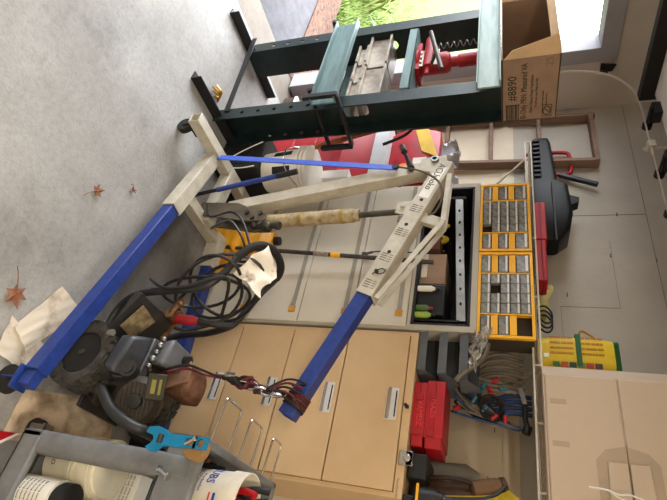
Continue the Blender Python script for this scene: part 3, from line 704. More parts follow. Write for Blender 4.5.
# ------------------------------------------------------------------ parts organisers
GCL = mat('clear_grey_plastic', (146,146,142), .3, 0, .2, 40, rgb2=(78,78,74)); GPULL = mat('clear_pull', (222,220,214), .3, 0, .08, 30)
VOID = mat('empty_cell', (62,52,42), .8, 0, 0)
def organiser(x0, x1, z0, z1, y0, y1, missing, lb):
    t = thing('parts_organizer', lb, 'parts organizer', ((x0+x1)/2,(y0+y1)/2,z0), 'parts organizers on the grey cabinet')
    W = x1-x0; H = z1-z0; fr = .014
    g = G().box(x0,x1,y0,y0+.02,z0,z0+fr).box(x0,x1,y0,y0+.02,z1-fr,z1).box(x0,x0+fr,y0,y0+.02,z0+fr,z1-fr).box(x1-fr,x1,y0,y0+.02,z0+fr,z1-fr).box(x0+W*.255,x0+W*.268,y0+.004,y0+.03,z0+fr,z1-fr).box(x0+W*.735,x0+W*.748,y0+.004,y0+.03,z0+fr,z1-fr)
    g.build('frame', YELLOW, t)
    G().box(x0+.003,x1-.003,y0+.05,y1,z0+.003,z1-.003).box(x0+.003,x0+.009,y0+.02,y0+.05,z0+.003,z1-.003).box(x1-.009,x1-.003,y0+.02,y0+.05,z0+.003,z1-.003).box(x0+.009,x1-.009,y0+.02,y0+.05,z1-.009,z1-.003).box(x0+.009,x1-.009,y0+.02,y0+.05,z0+.003,z0+.009).build('back_shell', VOID, t)
    proto = {}
    def cell(a0, a1, b0, b1):
        key = (round((a1-a0)*W,4), round((b1-b0)*H,4))
        c = V((x0+W*(a0+a1)/2, y0+.012, z0+H*(b0+b1)/2)); w = (a1-a0)*W/2-.0015; h = (b1-b0)*H/2-.0015
        if key not in proto:
            d = G().box(c.x-w,c.x+w,y0+.006,y0+.03,c.z-h,c.z+h).build('drawer', GCL, t, .0015, loc=c-V(t.location))
            pl = G().box(c.x-w*.92,c.x+w*.92,y0-.002,y0+.006,c.z+h*.42,c.z+h*.82).build('drawer_pull', GPULL, d)
            proto[key] = d
        else:
            d = proto[key].copy(); COL.objects.link(d); d.location = c-V(t.location)
            for q in proto[key].children:
                e = q.copy(); COL.objects.link(e); e.parent = d
    for col, (a0, a1) in enumerate(((.035,.25),(.755,.965))):
        for rw, (b0, b1) in enumerate(((.06,.235),(.375,.56),(.70,.94))):
            if ('L', col, rw) not in missing: cell(a0, a1, b0, b1)
        for b0, b1 in ((.245,.365),(.57,.69)):
            G().box(x0+W*a0,x0+W*a1,y0+.003,y0+.05,z0+H*b0,z0+H*b1).build('blank_panel', YELLOW, t, .001)
    for i in range(4):
        for j in range(5):
            if ('S', i, j) not in missing: cell(.272+.1155*i, .272+.1155*(i+1), .06+.176*j, .06+.176*(j+1))
    return t
organiser(-2.138,-1.648,1.583,1.848,2.195,2.35, {('S',3,0)}, 'yellow parts organizer with clear drawers on the grey cabinet, the one beside the ladder')
organiser(-1.638,-1.136,1.583,1.848,2.195,2.35, {('S',1,1),('L',1,2)}, 'yellow parts organizer with a missing corner drawer, beside the hanging clear plastic')

# ------------------------------------------------------------------ wire shelf and what stands on it
ws = thing('wire_shelf', 'long white wire wall shelf over the cabinets carrying cases and a bag', 'shelf', (-1.3,2.5,1.85))
WW = mat('white_wire', (226,220,206), .45, 0, .06, 30)
sx0, sx1, sy0, sy1 = -2.585,.6,2.285,2.69
G().tube([(sx0,sy0,1.872),(sx1,sy0,1.872)], .005, 8).tube([(sx0,sy0,1.838),(sx1,sy0,1.838)], .005, 8).tube([(sx0,sy0,1.838),(sx0,sy0,1.872)], .005, 8).build('front_rail', WW, ws)
g = G()
k = sx0
while k < sx1: g.tube([(k,sy0,1.840),(k,sy0,1.868)] if False else [(k,sy0,1.862),(k,sy1,1.862)], .0022, 5); k += .032
for y in (2.45, 2.685): g.tube([(sx0,y,1.857),(sx1,y,1.857)], .0035, 6)
g.build('wire_deck', WW, ws)
for x in (-2.2,-1.8,-1.42,-1.05,-.78,-.5,-.1): G().tube([(x,sy0,1.838),(x,sy0,1.872)], .004, 6).build('lip_tie', WW, ws)
for x in (-2.45, .35): G().bar((x,sy0+.01,1.845),(x,2.688,1.52),.012,.008).box(x-.012,x+.012,2.684,2.692,1.48,1.56).build('brace_strut', WW, ws, .001)
for x in (-1.0,): G().bar((-1.03,sy0+.02,1.86),(-1.06,2.66,1.66),.014,.008).build('brace_strut', mat('grey_strut', (170,160,148), .5, .3, .1, 20), ws, .001)
zs = 1.866
rc = thing('red_case', 'flat red plastic case on the wire shelf above the yellow organizers', 'case', (-1.8,2.36,zs))
G().box(-2.07,-1.80,2.29,2.44,zs,zs+.068).build('case_body', RED, rc, .006)
G().box(-1.80,-1.53,2.295,2.44,zs,zs+.060).build('case_end', REDD, rc, .006)
G().box(-2.072,-1.528,2.288,2.442,zs+.036,zs+.040).build('case_seam', mat('dark_red_seam', (96,14,20), .6, 0, 0), rc)
CASE = mat('black_case_plastic', (20,21,22), .5, 0, .15, 12, spec=.2)
cs = thing('chainsaw_case', 'long black moulded chainsaw case on the wire shelf behind the red case', 'case', (-2.2,2.56,zs))
def cring(x, y0, y1, z0, z1, r=.03):
    return [V((x, p.x, p.y)) for p in [V((q.x, q.y, 0)) for q in rring(y0, y1, z0, z1, 0, r)]]
G().loft([cring(-2.86,2.50,2.60,zs+.04,zs+.14,.02), cring(-2.80,2.48,2.62,zs+.01,zs+.15), cring(-2.42,2.46,2.63,zs+.005,zs+.17), cring(-2.36,2.44,2.65,zs+.0,zs+.225), cring(-2.12,2.43,2.66,zs,zs+.235), cring(-2.0,2.44,2.65,zs+.0,zs+.21), cring(-1.93,2.47,2.62,zs+.02,zs+.15)]).build('case_shell', CASE, cs)
g = G()
for k in range(9): g.box(-2.80+k*.042,-2.78+k*.042,2.452,2.475,zs+.03,zs+.075)
g.build('grip_rib', CASE, cs, .003)
G().prism([(-2.34,2.52,zs+.22),(-2.24,2.52,zs+.225),(-2.27,2.52,zs+.285),(-2.31,2.52,zs+.29)], (0,.07,0)).build('latch_fin', CASE, cs, .003)
g = G().tube([V((x,2.428,zs+.13+.0*x)) for x in (-2.36,-1.9)], .006, 6); g.build('case_seam', BLACKP, cs)
cw = thing('red_saw', 'red-handled saw with a black grip bar sticking up behind the black case', 'saw', (-2.6,2.66,zs))
G().tube(spline([(-2.88,2.665,zs+.0),(-2.88,2.665,zs+.24),(-2.83,2.665,zs+.285),(-2.70,2.665,zs+.285),(-2.66,2.665,zs+.24),(-2.66,2.665,zs+.0)],6), .014, 10).build('red_frame', RED, cw)
G().bar((-2.66,2.665,zs+.20),(-2.54,2.655,2.30),.03,.028,V((1,0,0))).build('black_bar', BLACKP, cw, .004)
g = G()
for k in range(3):
    g.tube([V((-1.40+.02*k,2.42+.012*k,zs+.045))+V((.05*math.cos(t/20*6.283),.02*math.sin(t/20*6.283),.036*math.sin(t/20*6.283))) for t in range(20)], .005, 7, closed=True)
o = g.build('black_cord_coil', BLACKP, loc=(-1.4,2.42,zs)); tag(o, 'coil of black cord on the wire shelf between the red case and yellow bag', 'cord')
FILM = mat('clear_yellow_film', (224,214,150), .25, 0, .2, 20)
g = G().sheet(lambda u, v: (-1.62+.26*u, 2.50+.03*math.sin(u*8+v*5), zs+.004+.09*v*(1-.5*u)+.01*math.sin(u*17)), 16, 8, .003)
o = g.build('plastic_wrap', FILM, loc=(-1.5,2.5,zs)); tag(o, 'crinkled yellowish plastic wrap standing behind the black cord coil', 'wrap')
# yellow bag
yb = thing('yellow_bag', 'tall yellow bag with green strap on the wire shelf beside the storage cabinet', 'bag', (-1.13,2.42,zs))
YBAG = mat('yellow_bag_film', (232,202,44), .45, 0, .08, 8)
bag(-1.245,-1.085,2.36,2.50,zs,zs+.33,.012).build('bag_body', YBAG, yb)
G().loft([rring(-1.245,-1.085,2.37,2.49,zs+.325,.03), rring(-1.255,-1.05,2.40,2.46,zs+.36,.015)]).build('green_top', mat('green_film', (30,96,50), .5, 0, .1, 8), yb)
G().box(-1.252,-1.09,2.340,2.348,zs+.165,zs+.188).box(-1.256,-1.248,2.345,2.49,zs+.165,zs+.188).build('green_strap', mat('green_film', (30,96,50)), yb, .002)
G().tube(spline([(-1.245,2.37,zs+.18),(-1.285,2.37,zs+.20),(-1.25,2.37,zs+.25),(-1.22,2.38,zs+.255)],6), .006, 8).build('carry_loop', mat('ochre_rope', (170,130,40), .7, 0, .1, 20), yb)
PR = mat('red_print', (186,112,36), .6, 0, 0)
rp = random.Random(2)
for ks in ((0,1,2,3),(5,6,7,8)):
    for j in range(4):
        g = G(); xj = -1.237+j*.027
        for k in ks:
            z = zs+.052+k*.026
            while z < zs+.052+k*.026+.022:
                h = rp.uniform(.002,.004); g.box(xj,xj+.010,2.3445,2.348,z,z+h); z += h+.0018
        g.build('print_line', PR, yb)
for k, (cc) in enumerate(((60,120,60),(190,80,50),(40,60,50),(120,150,80),(200,60,40),(90,60,50))):
    G().box(-1.105,-1.080,2.3435,2.348,zs+.06+k*.036,zs+.09+k*.036).build('picture_block', mat('bag_picture_%d' % k, cc, .6, 0, .3, 60), yb)
G().box(-1.145,-1.125,2.3445,2.348,zs+.022,zs+.045).build('price_label', WHITEP, yb)
# plastic storage cabinet lying on the shelf
pc = thing('plastic_storage_cabinet', 'beige plastic two-door storage cabinet lying on the wire shelf at the top right', 'storage cabinet', (-.4,2.45,zs))
PLB = mat('beige_plastic', (200,180,156), .55, 0, .04, 5)
px0, px1, py0, pz1 = -1.035,.35,2.19,2.56
g = G().box(px0,px1,py0+.065,2.66,zs,zs+.03).box(px0,px1,py0+.065,2.66,pz1-.03,pz1).box(px0,px0+.05,py0+.065,2.66,zs+.03,pz1-.03).box(px1-.05,px1,py0+.065,2.66,zs+.03,pz1-.03).box(px0+.05,px1-.05,2.64,2.66,zs+.03,pz1-.03)
g.build('cabinet_shell', PLB, pc)
G().prism([(px0,py0+.065,zs),(px0+.06,py0+.006,zs),(px1-.06,py0+.006,zs),(px1,py0+.065,zs)], (0,0,pz1-zs)).build('front_frame', PLB, pc, .004)
zm = 2.152
hx0 = -.66
d1 = G().box(px0+.066,px1-.07,py0-.004,py0+.018,zs+.008,zm-.003).build('door', PLB, pc, .006)
d2 = G().box(px0+.066,px1-.07,py0-.004,py0+.018,zm+.003,pz1-.008).build('door', PLB, pc, .006)
HP = mat('beige_recess_shade', (180,160,136), .6, 0, .04, 5)  # recess and slot shade put into a darker beige on flat plates
for d, s in ((d1,-1),(d2,1)):
    g = G(); R = [(hx0-.03,0),(hx0-.012,.07),(hx0+.03,.105),(hx0+.33,.105),(hx0+.37,.0)]
    g.prism([(x, py0-.0055, zm+s*(.003+h)) for x, h in R], (0,.002,0)); g.build('recess_shade_plate', HP, d)
    g = G(); R = [(hx0+.035,.0),(hx0+.035,.068),(hx0+.20,.074),(hx0+.33,.06),(hx0+.33,0)]
    g.prism([(x, py0-.016, zm+s*(.003+h)) for x, h in R], (0,.010,0)); g.build('handle', PLB, d, .004)
for x in (-.85, -.675):
    G().box(x-.011,x+.011,py0-.0055,py0-.003,zs+.026,zs+.088).build('slot', HP, d1, .001)
o = G().tube(spline([(-.52,2.165,2.005),(-.518,2.16,2.06),(-.505,2.155,2.10),(-.51,2.16,2.14),(-.498,2.155,2.18)],6), .0035, 6).tube(spline([(-.515,2.16,2.07),(-.495,2.155,2.10),(-.48,2.15,2.15)],5), .003, 6).build('knotted_twine', WHITEP, loc=(-.5,2.16,2.05)); tag(o, 'thin white cord knotted at the handles of the beige storage cabinet', 'cord')

# ------------------------------------------------------------------ ladder
ld = thing('wooden_ladder', 'weathered wooden ladder leaning upright against the wall left of the shelf', 'ladder', (-3.0,2.62,0))
Ltop, Lbot = 2.345, 0.0
lx = lambda z: -3.325+.10*z/2.345; rx = lambda z: -2.84+.09*z/2.3
G().bar((lx(0),2.62,0),(lx(Ltop),2.655,Ltop),.028,.075,V((0,1,0))).build('rail', WOODD, ld, .003)
G().bar((rx(0),2.62,0),(rx(Ltop),2.655,Ltop-.02),.028,.075,V((0,1,0))).build('rail', WOODD, ld, .003)
for z in (.35,.66,.97,1.29,1.62,1.96): G().box(lx(z)+.01,rx(z)-.01,2.60+.012*z,2.675,z-.014,z+.014).build('rung', WOODD, ld, .003)
G().box(lx(2.30)-.015,rx(2.30)+.015,2.61,2.69,2.30,2.33).build('top_step', WOODD, ld, .003)

# ------------------------------------------------------------------ on top of the tan cabinet
zt2 = 1.314
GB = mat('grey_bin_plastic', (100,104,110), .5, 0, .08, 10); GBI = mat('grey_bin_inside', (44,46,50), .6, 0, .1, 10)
def binobj(z, lb, dx=0, dy=0):
    t = thing('hopper_bin', lb, 'storage bin', (-1.06+dx,2.36+dy,z), 'grey bins stacked on the tan cabinet')
    x0, x1, y0, y1, h = -1.185+dx,-.945+dx,2.20+dy,2.50+dy,.092; e = .006
    G().box(x0,x1,y0+.03,y1,z,z+e).box(x0,x1,y1-e,y1,z,z+h).prism([(x0,y0,z),(x1,y0,z),(x1,y0-.012,z+.042),(x0,y0-.012,z+.042)], (0,e,0)).prism([(x0,y0,z),(x0,y1,z),(x0,y1,z+h),(x0,y0+.10,z+h),(x0,y0+.02,z+.045),(x0,y0-.012,z+.042)], (e,0,0)).prism([(x1-e,y0,z),(x1-e,y1,z),(x1-e,y1,z+h),(x1-e,y0+.10,z+h),(x1-e,y0+.02,z+.045),(x1-e,y0-.012,z+.042)], (e,0,0)).box(x0,x1,y0,y0+.04,z,z+e).build('bin_shell', GB, t, .0015)
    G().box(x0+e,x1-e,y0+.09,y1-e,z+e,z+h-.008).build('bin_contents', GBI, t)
    return t
binobj(zt2, 'grey open-front bin directly on the tan cabinet, lowest of the stack')
binobj(zt2+.097, 'grey open-front bin in the middle of the stack on the tan cabinet', .01)
binobj(zt2+.194, 'grey open-front bin at the top of the stack, under the clear plastic', .03)
def redcase(x0, x1, y0, y1, z0, z1, lb, txt):
    t = thing('red_tool_case', lb, 'case', ((x0+x1)/2,(y0+y1)/2,z0), 'red cases stacked on the tan cabinet')
    G().loft([rring(x0,x1-.04,y0,y1,z0,.012), rring(x0,x1-.04,y0,y1,(z0+z1)/2,.012)]).build('case_base', RED, t)
    G().loft([rring(x0,x1-.04,y0-.002,y1,(z0+z1)/2+.002,.012), rring(x0,x1-.04,y0,y1,z1,.012)]).build('case_lid', RED, t)
    G().prism([(x1-.045,y0+.002,z0+.004),(x1-.045,y1-.02,z0+.004),(x1,y1-.03,z0+.004),(x1,y0+.02,z0+.004)], (0,0,(z1-z0)-.008)).build('case_side', RED, t, .004)
    for k in (.2,.75): xx = x0+(x1-x0)*k; G().box(xx,xx+.03,y0-.008,y0,z0+.012,z0+.045).build('latch', REDD, t, .002)
    lettering(txt, .034, (x0+.09,y0-.003,z0+.022), (1,0,0), (0,0,1), mat('embossed_red', (222,70,70), .5, 0, 0), t, ext=.0006)
    return t
redcase(-.895,-.605,2.21,2.43,zt2,zt2+.058,'flat red tool case resting on the tan cabinet, under the other red case','VAMDZ')
redcase(-.905,-.60,2.205,2.46,zt2+.060,zt2+.140,'flat red tool case on top of the other red case','MAZS')
bxthing('black_case', 'black plastic case on the tan cabinet right of the red cases', 'case', (-.575,-.47,2.22,2.45,zt2,zt2+.085), BLACKP, .008)
dl = thing('cordless_drill', 'black and yellow cordless drill lying on the tan cabinet right end', 'drill', (-.42,2.22,zt2))
G().tube([(-.40,2.215,zt2+.045),(-.40,2.215,zt2+.05),(-.40,2.215,zt2+.12),(-.40,2.215,zt2+.16),(-.40,2.215,zt2+.165),(-.40,2.215,zt2+.20)], [.036,.040,.040,.03,.022,.018], 18).build('drill_body', BLACKP, dl)
g = G()
for k in range(4): g.cyl((-.40,2.215,zt2+.125+k*.012),(-.40,2.215,zt2+.129+k*.012),.0335-.003*k,n=18)
g.build('chuck_ring', STEEL, dl)
G().box(-.445,-.36,2.168,2.178,zt2+.055,zt2+.065).build('yellow_stripe', YELLOW, dl)
G().tube(spline([(-.39,2.23,zt2+.075),(-.35,2.24,zt2+.06),(-.31,2.25,zt2+.05)],5), .024, 14).build('grip', BLACKP, dl)
G().box(-.40,-.345,2.19,2.26,zt2,zt2+.045).build('battery', BLACKP, dl, .006)
lg = thing('leather_work_bag', 'slumped brown leather work bag on the tan cabinet in front of the cream wall', 'bag', (-.5,2.44,zt2))
LEA = mat('brown_leather', (84,60,40), .7, 0, .25, 14, bump=.5, bscale=25)
def lump(rows, n=16):
    R = []
    for z, cx, cy, rx_, ry_ in rows:
        R.append([V((cx+rx_*math.cos(k/n*6.283)*(1+.10*math.sin(3*k/n*6.283+z*40)), cy+ry_*math.sin(k/n*6.283)*(1+.08*math.sin(4*k/n*6.283+z*30)), z)) for k in range(n)])
    return G().loft(R)
lump([(zt2,-.43,2.43,.09,.10),(zt2+.06,-.42,2.43,.105,.11),(zt2+.15,-.415,2.43,.11,.105),(zt2+.23,-.435,2.43,.10,.09),(zt2+.29,-.455,2.43,.075,.07),(zt2+.325,-.465,2.43,.03,.03)]).build('bag_body', LEA, lg)
G().tube(spline([(-.50,2.33,zt2+.03),(-.515,2.32,zt2+.16),(-.51,2.34,zt2+.26),(-.45,2.34,zt2+.30),(-.40,2.32,zt2+.24)],6), .010, 8).build('strap', mat('dark_leather', (56,38,28), .7, 0, .2, 14), lg)
cap = thing('cloth_hat', 'pale grey cloth hat leaning on the brown leather bag', 'hat', (-.47,2.55,zt2))
lump([(zt2,-.55,2.57,.09,.05),(zt2+.12,-.56,2.575,.085,.045),(zt2+.22,-.575,2.58,.065,.04),(zt2+.285,-.585,2.585,.03,.025)]).build('crown', mat('grey_cloth', (150,146,138), .9, 0, .12, 12), cap)
hs = thing('leather_pouch', 'round brown leather pouch with a pale flap on top of the work bag', 'pouch', (-.49,2.43,1.58))
G().lathe((-.49,2.37,1.60),[(.03,-.03),(.045,-.02),(.045,.08),(.04,.10),(.0,.10)],(-.3,.2,1),20).build('pouch_body', mat('tan_leather', (128,96,66), .7, 0, .15, 14), hs)
G().lathe((-.515,2.385,1.695),[(.0,0),(.047,0),(.047,.02),(.0,.02)],(-.3,.2,1),20).build('flap', mat('brown_leather', (84,60,40)), hs)
ys = thing('yellow_strap', 'yellow webbing strap with black edges draped beside the brown bag', 'strap', (-.42,2.36,zt2))
G().sheet(lambda u, v: (-.505+.08*u+.03*v, 2.34-.04*u+.0*v, 1.72-.36*u*u-.02*u+.05*v), 12, 4, .006).build('webbing', mat('yellow_webbing', (190,164,30), .8, 0, .15, 30), ys)
G().tube(spline([(-.515,2.315,1.715),(-.45,2.285,1.63),(-.41,2.275,1.33)],6), .007, 6).build('black_edge', BLACKP, ys)

# hoses and cords hanging under the shelf
HG = mat('grey_hose', (112,102,90), .6, 0, .15, 20); HB = mat('blue_hose', (36,66,120), .5, 0, .15, 20); HR = mat('red_fitting', (170,30,40), .5, 0, .1, 20); HC = mat('cyan_fitting', (44,104,122), .5, 0, .1, 20)
hz = thing('grey_hose_bundle', 'bundle of curved grey hoses hanging under the shelf right of the organizer', 'hose', (-1.0,2.5,1.8))
for k in range(6):
    dx = .033*k
    P = spline([(-1.14+dx,2.42,1.80),(-1.15+dx,2.40,1.70),(-1.125+dx,2.40,1.62-.006*k),(-1.06+dx,2.42,1.55+.01*k)],6)
    G().tube(P, .0105, 8).build('hose_strand', HG, hz)
for k in range(3):
    P = spline([(-.98+.02*k,2.36,1.70+.03*k),(-.99+.02*k,2.35,1.60),(-1.03,2.33,1.53+.015*k),(-1.10,2.33,1.50+.015*k)],6)
    G().tube(P, .010, 8).build('hose_strand', HG, hz)
tl = thing('test_lead_bundle', 'tangle of dark test leads with red and cyan clips above the red cases', 'cable', (-.95,2.4,1.6))
rnd = random.Random(4)
for k in range(9):
    a = V((-.80+.02*rnd.random(),2.40,1.74+.03*rnd.random())); b = V((-.98+.02*k,2.36,1.54-.008*k)); c = V((-.95+.03*k-.1,2.34,1.47+.004*k))
    G().tube(spline([a+V((0,0,.04)), a, lerp(a,b,.5)+V((rnd.uniform(-.03,.03),rnd.uniform(-.03,.03),-.03)), b, c],6), .006, 6).build('lead', (CORDK, HG, HB)[k % 3], tl)
for k in range(10):
    p = V((-1.0+.2*rnd.random(),2.325+.02*rnd.random(),1.50+.24*rnd.random())); d = V((rnd.uniform(-1,1),.2,rnd.uniform(-1,1))).normalized()
    G().cyl(p, p+d*.035, .011, .008, 10).build('clip', (HR, HC)[k % 2], tl)
for k in range(3):
    G().tube([V((-.865+.012*k,2.345+.01*k,1.655))+V((.045*math.cos(t/18*6.283),.02*math.sin(t/18*6.283),.05*math.sin(t/18*6.283))) for t in range(18)], .006, 6, closed=True).build('coiled_lead', CORDK, tl)
bh = thing('blue_hose', 'blue hoses hanging down from the shelf edge beside the grey hoses', 'hose', (-.92,2.42,1.83))
for k in range(4):
    P = spline([(-.95+.028*k,2.44,1.83),(-.945+.028*k,2.42,1.74),(-.92+.028*k,2.40,1.68),(-.90+.02*k,2.40,1.60+.03*k)],6)
    G().tube(P, .011, 8).build('hose_strand', HB, bh)
sc = thing('dark_scissors', 'black handled cutters hanging under the shelf near the blue hoses', 'cutters', (-.80,2.42,1.75))
G().tube(spline([(-.90,2.40,1.80),(-.83,2.40,1.80),(-.79,2.40,1.81)],5), .012, 8).cyl((-.80,2.40,1.81),(-.765,2.40,1.80),.02,n=12).build('grip', BLACKP, sc)
G().bar((-.90,2.40,1.80),(-.98,2.40,1.78),.006,.02).build('blade', STEEL, sc)
CLR = mat('clear_film', (226,226,224), .12, 0, .2, 30, rgb2=(150,146,140), alpha=.5, spec=.9)
cp = thing('clear_plastic_bag', 'crumpled clear plastic bag hanging from the organizer over the grey bins', 'plastic bag', (-1.12,2.18,1.6))
G().sheet(lambda u, v: (-1.15+.20*u-.02*v+.02*math.sin(v*9), 2.155+.016*math.sin(u*9+v*6)+.018*math.sin(v*17), 1.615-.05*u+(v-.5)*(.08-.045*u)+.008*math.sin(u*21)), 26, 14, .002).build('film', CLR, cp)
G().tube(spline([(-1.09,2.175,1.635),(-1.03,2.17,1.625),(-.98,2.17,1.585),(-.94,2.175,1.535),(-.90,2.18,1.50)],6), .014, 10).build('twisted_tail', mat('smoky_film', (104,96,86), .3, 0, .2, 30), cp)

# ------------------------------------------------------------------ pole and hook wire at the grey cabinet, yellow things
po = thing('extension_pole', 'dark metal pole with a yellow band standing in front of the grey cabinet', 'pole', (-1.56,2.0,.0))
G().cyl((-1.565,2.02,.0),(-1.517,2.12,1.36),.0125,n=12).build('tube', DARKSTEEL, po)
pp = lambda t: lerp((-1.565,2.02,0),(-1.517,2.12,1.36),t)
G().cyl(pp(.585),pp(.625),.0145,n=12).build('yellow_band', YELLOW, po)
G().cyl(pp(.51),pp(.575),.0138,n=12).build('paper_label', mat('faded_label', (150,140,124), .7, 0, .2, 60), po)
o = G().tube(spline([(-1.585,2.14,.965),(-1.60,2.14,1.01),(-1.605,2.14,1.07),(-1.60,2.145,1.24)],7), [.007]*8+[.004]*14, 8).build('wire_hook', DARKSTEEL, loc=(-1.6,2.14,1.2)); tag(o, 'thin bent wire hook hanging in front of the grey cabinet drawers', 'hook')
G().bar((-1.585,2.135,.955),(-1.582,2.135,.99),.02,.012).build('hook_tip', DARKSTEEL, o)
yj = thing('yellow_jug', 'ribbed yellow plastic jug on the floor between the hoist and grey cabinet', 'jug', (-1.62,2.08,0))
g = G(); R = []
for i in range(21):
    t = i/20; k = .012*math.sin(t*5*6.283); s = 1 if t < .8 else 1-(t-.8)*2.2
    R.append(rring(-1.635-(.088+k)*s,-1.635+(.088+k)*s,2.075-(.06+k*.4)*s,2.075+(.06+k*.4)*s,.0+.42*t,.03*s))
G().loft(R).build('jug_body', mat('amber_plastic', (236,166,30), .4, 0, .08, 8), yj)
G().cyl((-1.635,2.075,.42),(-1.635,2.075,.455),.026,n=16).build('cap', BLACKP, yj)
G().tube(spline([(-1.52,2.05,.38),(-1.47,2.05,.34),(-1.47,2.05,.24),(-1.51,2.05,.2)],6), .008, 8).build('wire_bail', BLACKM, yj)
o = G().prism([(-1.60,2.13,0),(-1.38,2.13,0),(-1.38,2.13,.05),(-1.46,2.13,.09),(-1.60,2.13,.12)], (0,.03,0)).build('yellow_wedge', mat('amber_plastic', (236,166,30)), bevel=.003, loc=(-1.5,2.145,0)); tag(o, 'flat yellow wheel chock standing on edge at the foot of the grey cabinet', 'chock')

# ------------------------------------------------------------------ pressure washer
pw = thing('pressure_washer', 'black petrol pressure washer with knobbly tyres parked under the hoist boom', 'pressure washer', (-.72,1.68,0))
FT = mat('washer_black', (50,51,53), .45, .1, .2, 16, rgb2=(34,34,35))
def knobby(x, y, R, wd):
    t = G(); prof = [(R*.62,-wd*.42),(R*.80,-wd*.5),(R*.93,-wd*.46),(R*.955,-wd*.25),(R*.96,0),(R*.955,wd*.25),(R*.93,wd*.46),(R*.80,wd*.5),(R*.62,wd*.42)]
    t.lathe((x,y,R),prof,(0,1,0),40,closed=True)
    for k in range(18):
        for j, off in enumerate((-.36,-.12,.12,.36)):
            a = (k+(.5 if j % 2 else 0))/18*6.283; d = V((math.cos(a),0,math.sin(a))); tg = V((-math.sin(a),0,math.cos(a)))
            c = V((x,y+off*wd,R))+d*(R*.965); Rm = Matrix((tg, V((0,1,0)), d)).transposed()
            t.obox(c, (R*.23, wd*.21, R*.075), Rm)
        a = (k+.25)/18*6.283; d = V((math.cos(a),0,math.sin(a))); tg = V((-math.sin(a),0,math.cos(a))); Rm = Matrix((tg, V((0,1,0)), d)).transposed()
        for s in (-1, 1): t.obox(V((x,y+s*wd*.49,R))+d*(R*.86), (R*.17, wd*.08, R*.15), Rm)
    o = t.build('tyre', mat('grey_tyre', (74,72,68), .8, 0, .2, 30, rgb2=(44,43,41)), pw)  # tyre rubber lightened to grey, with random darker tones
    G().lathe((x,y,R),[(R*.64,-wd*.36),(R*.60,-wd*.40),(R*.56,-wd*.22),(R*.2,-wd*.16),(R*.18,-wd*.34),(.004,-wd*.34),(.004,wd*.3),(R*.56,wd*.3),(R*.64,wd*.36)],(0,1,0),32).build('wheel_rim', BLACKP, o)
    G().cyl((x,y-wd*.34,R),(x,y-wd*.46,R),.012,n=10).build('hub_nut', DARKSTEEL, o)
knobby(-.585,1.475,.138,.105); knobby(-.585,1.93,.138,.105)
G().cyl((-.585,1.50,.138),(-.585,1.91,.138),.012,n=10).build('axle', DARKSTEEL, pw)
hp = spline([(-.50,1.56,.075),(-.80,1.55,.075),(-.90,1.52,.17),(-.925,1.51,.35),(-.945,1.51,.50),(-1.02,1.52,.57),(-1.12,1.53,.605),(-1.205,1.56,.66),(-1.235,1.63,.70),(-1.23,1.74,.70),(-1.205,1.81,.665),(-1.14,1.85,.585),(-1.05,1.86,.53),(-.96,1.87,.47),(-.915,1.88,.34),(-.89,1.88,.18),(-.80,1.86,.075),(-.50,1.85,.075)],7)
G().tube(hp, .0165, 12).build('frame_tube', FT, pw)
G().tube(hp[42:72], .0195, 12).build('handle_grip', RUBBER, pw)
G().tube(spline([(-.50,1.60,.085),(-.44,1.56,.20),(-.452,1.44,.305),(-.415,1.42,.365),(-.372,1.425,.42),(-.34,1.44,.50),(-.335,1.50,.54),(-.335,1.75,.54),(-.35,1.83,.45),(-.40,1.86,.2),(-.50,1.85,.085)],6), .02, 12).build('front_bumper', FT, pw)
G().box(-.78,-.42,1.58,1.84,.085,.10).build('deck', FT, pw, .003)
# console with worn metal label, tilted up toward the handle
G().hexa([(-.70,1.375,.265),(-.66,1.395,.24),(-.66,1.60,.24),(-.70,1.62,.265),(-.845,1.385,.30),(-.835,1.385,.335),(-.835,1.64,.335),(-.845,1.64,.30)]).build('console_top', FT, pw, .004)
con = G().hexa([(-.845,1.545,.10),(-.72,1.545,.10),(-.72,1.64,.10),(-.845,1.64,.10),(-.845,1.545,.30),(-.72,1.545,.27),(-.72,1.64,.27),(-.845,1.64,.30)]).build('console', FT, pw, .006)
def onc(x, y, h=0): return V((x, y, .335+(x+.835)*(-.095/.175)+.012+h))
G().hexa([onc(-.80,1.425),onc(-.70,1.415),onc(-.69,1.51),onc(-.785,1.535),onc(-.80,1.425,.004),onc(-.70,1.415,.004),onc(-.69,1.51,.004),onc(-.785,1.535,.004)]).build('metal_label', mat('worn_label', (168,152,118), .45, .3, .3, 26, rgb2=(84,74,56)), pw)
for x, y in ((-.665,1.41),(-.662,1.50)): G().cyl(onc(x,y,-.01),onc(x,y,.012),.013,n=14).build('knob', mat('grey_knob', (120,118,112), .5, 0, .1, 9), pw)
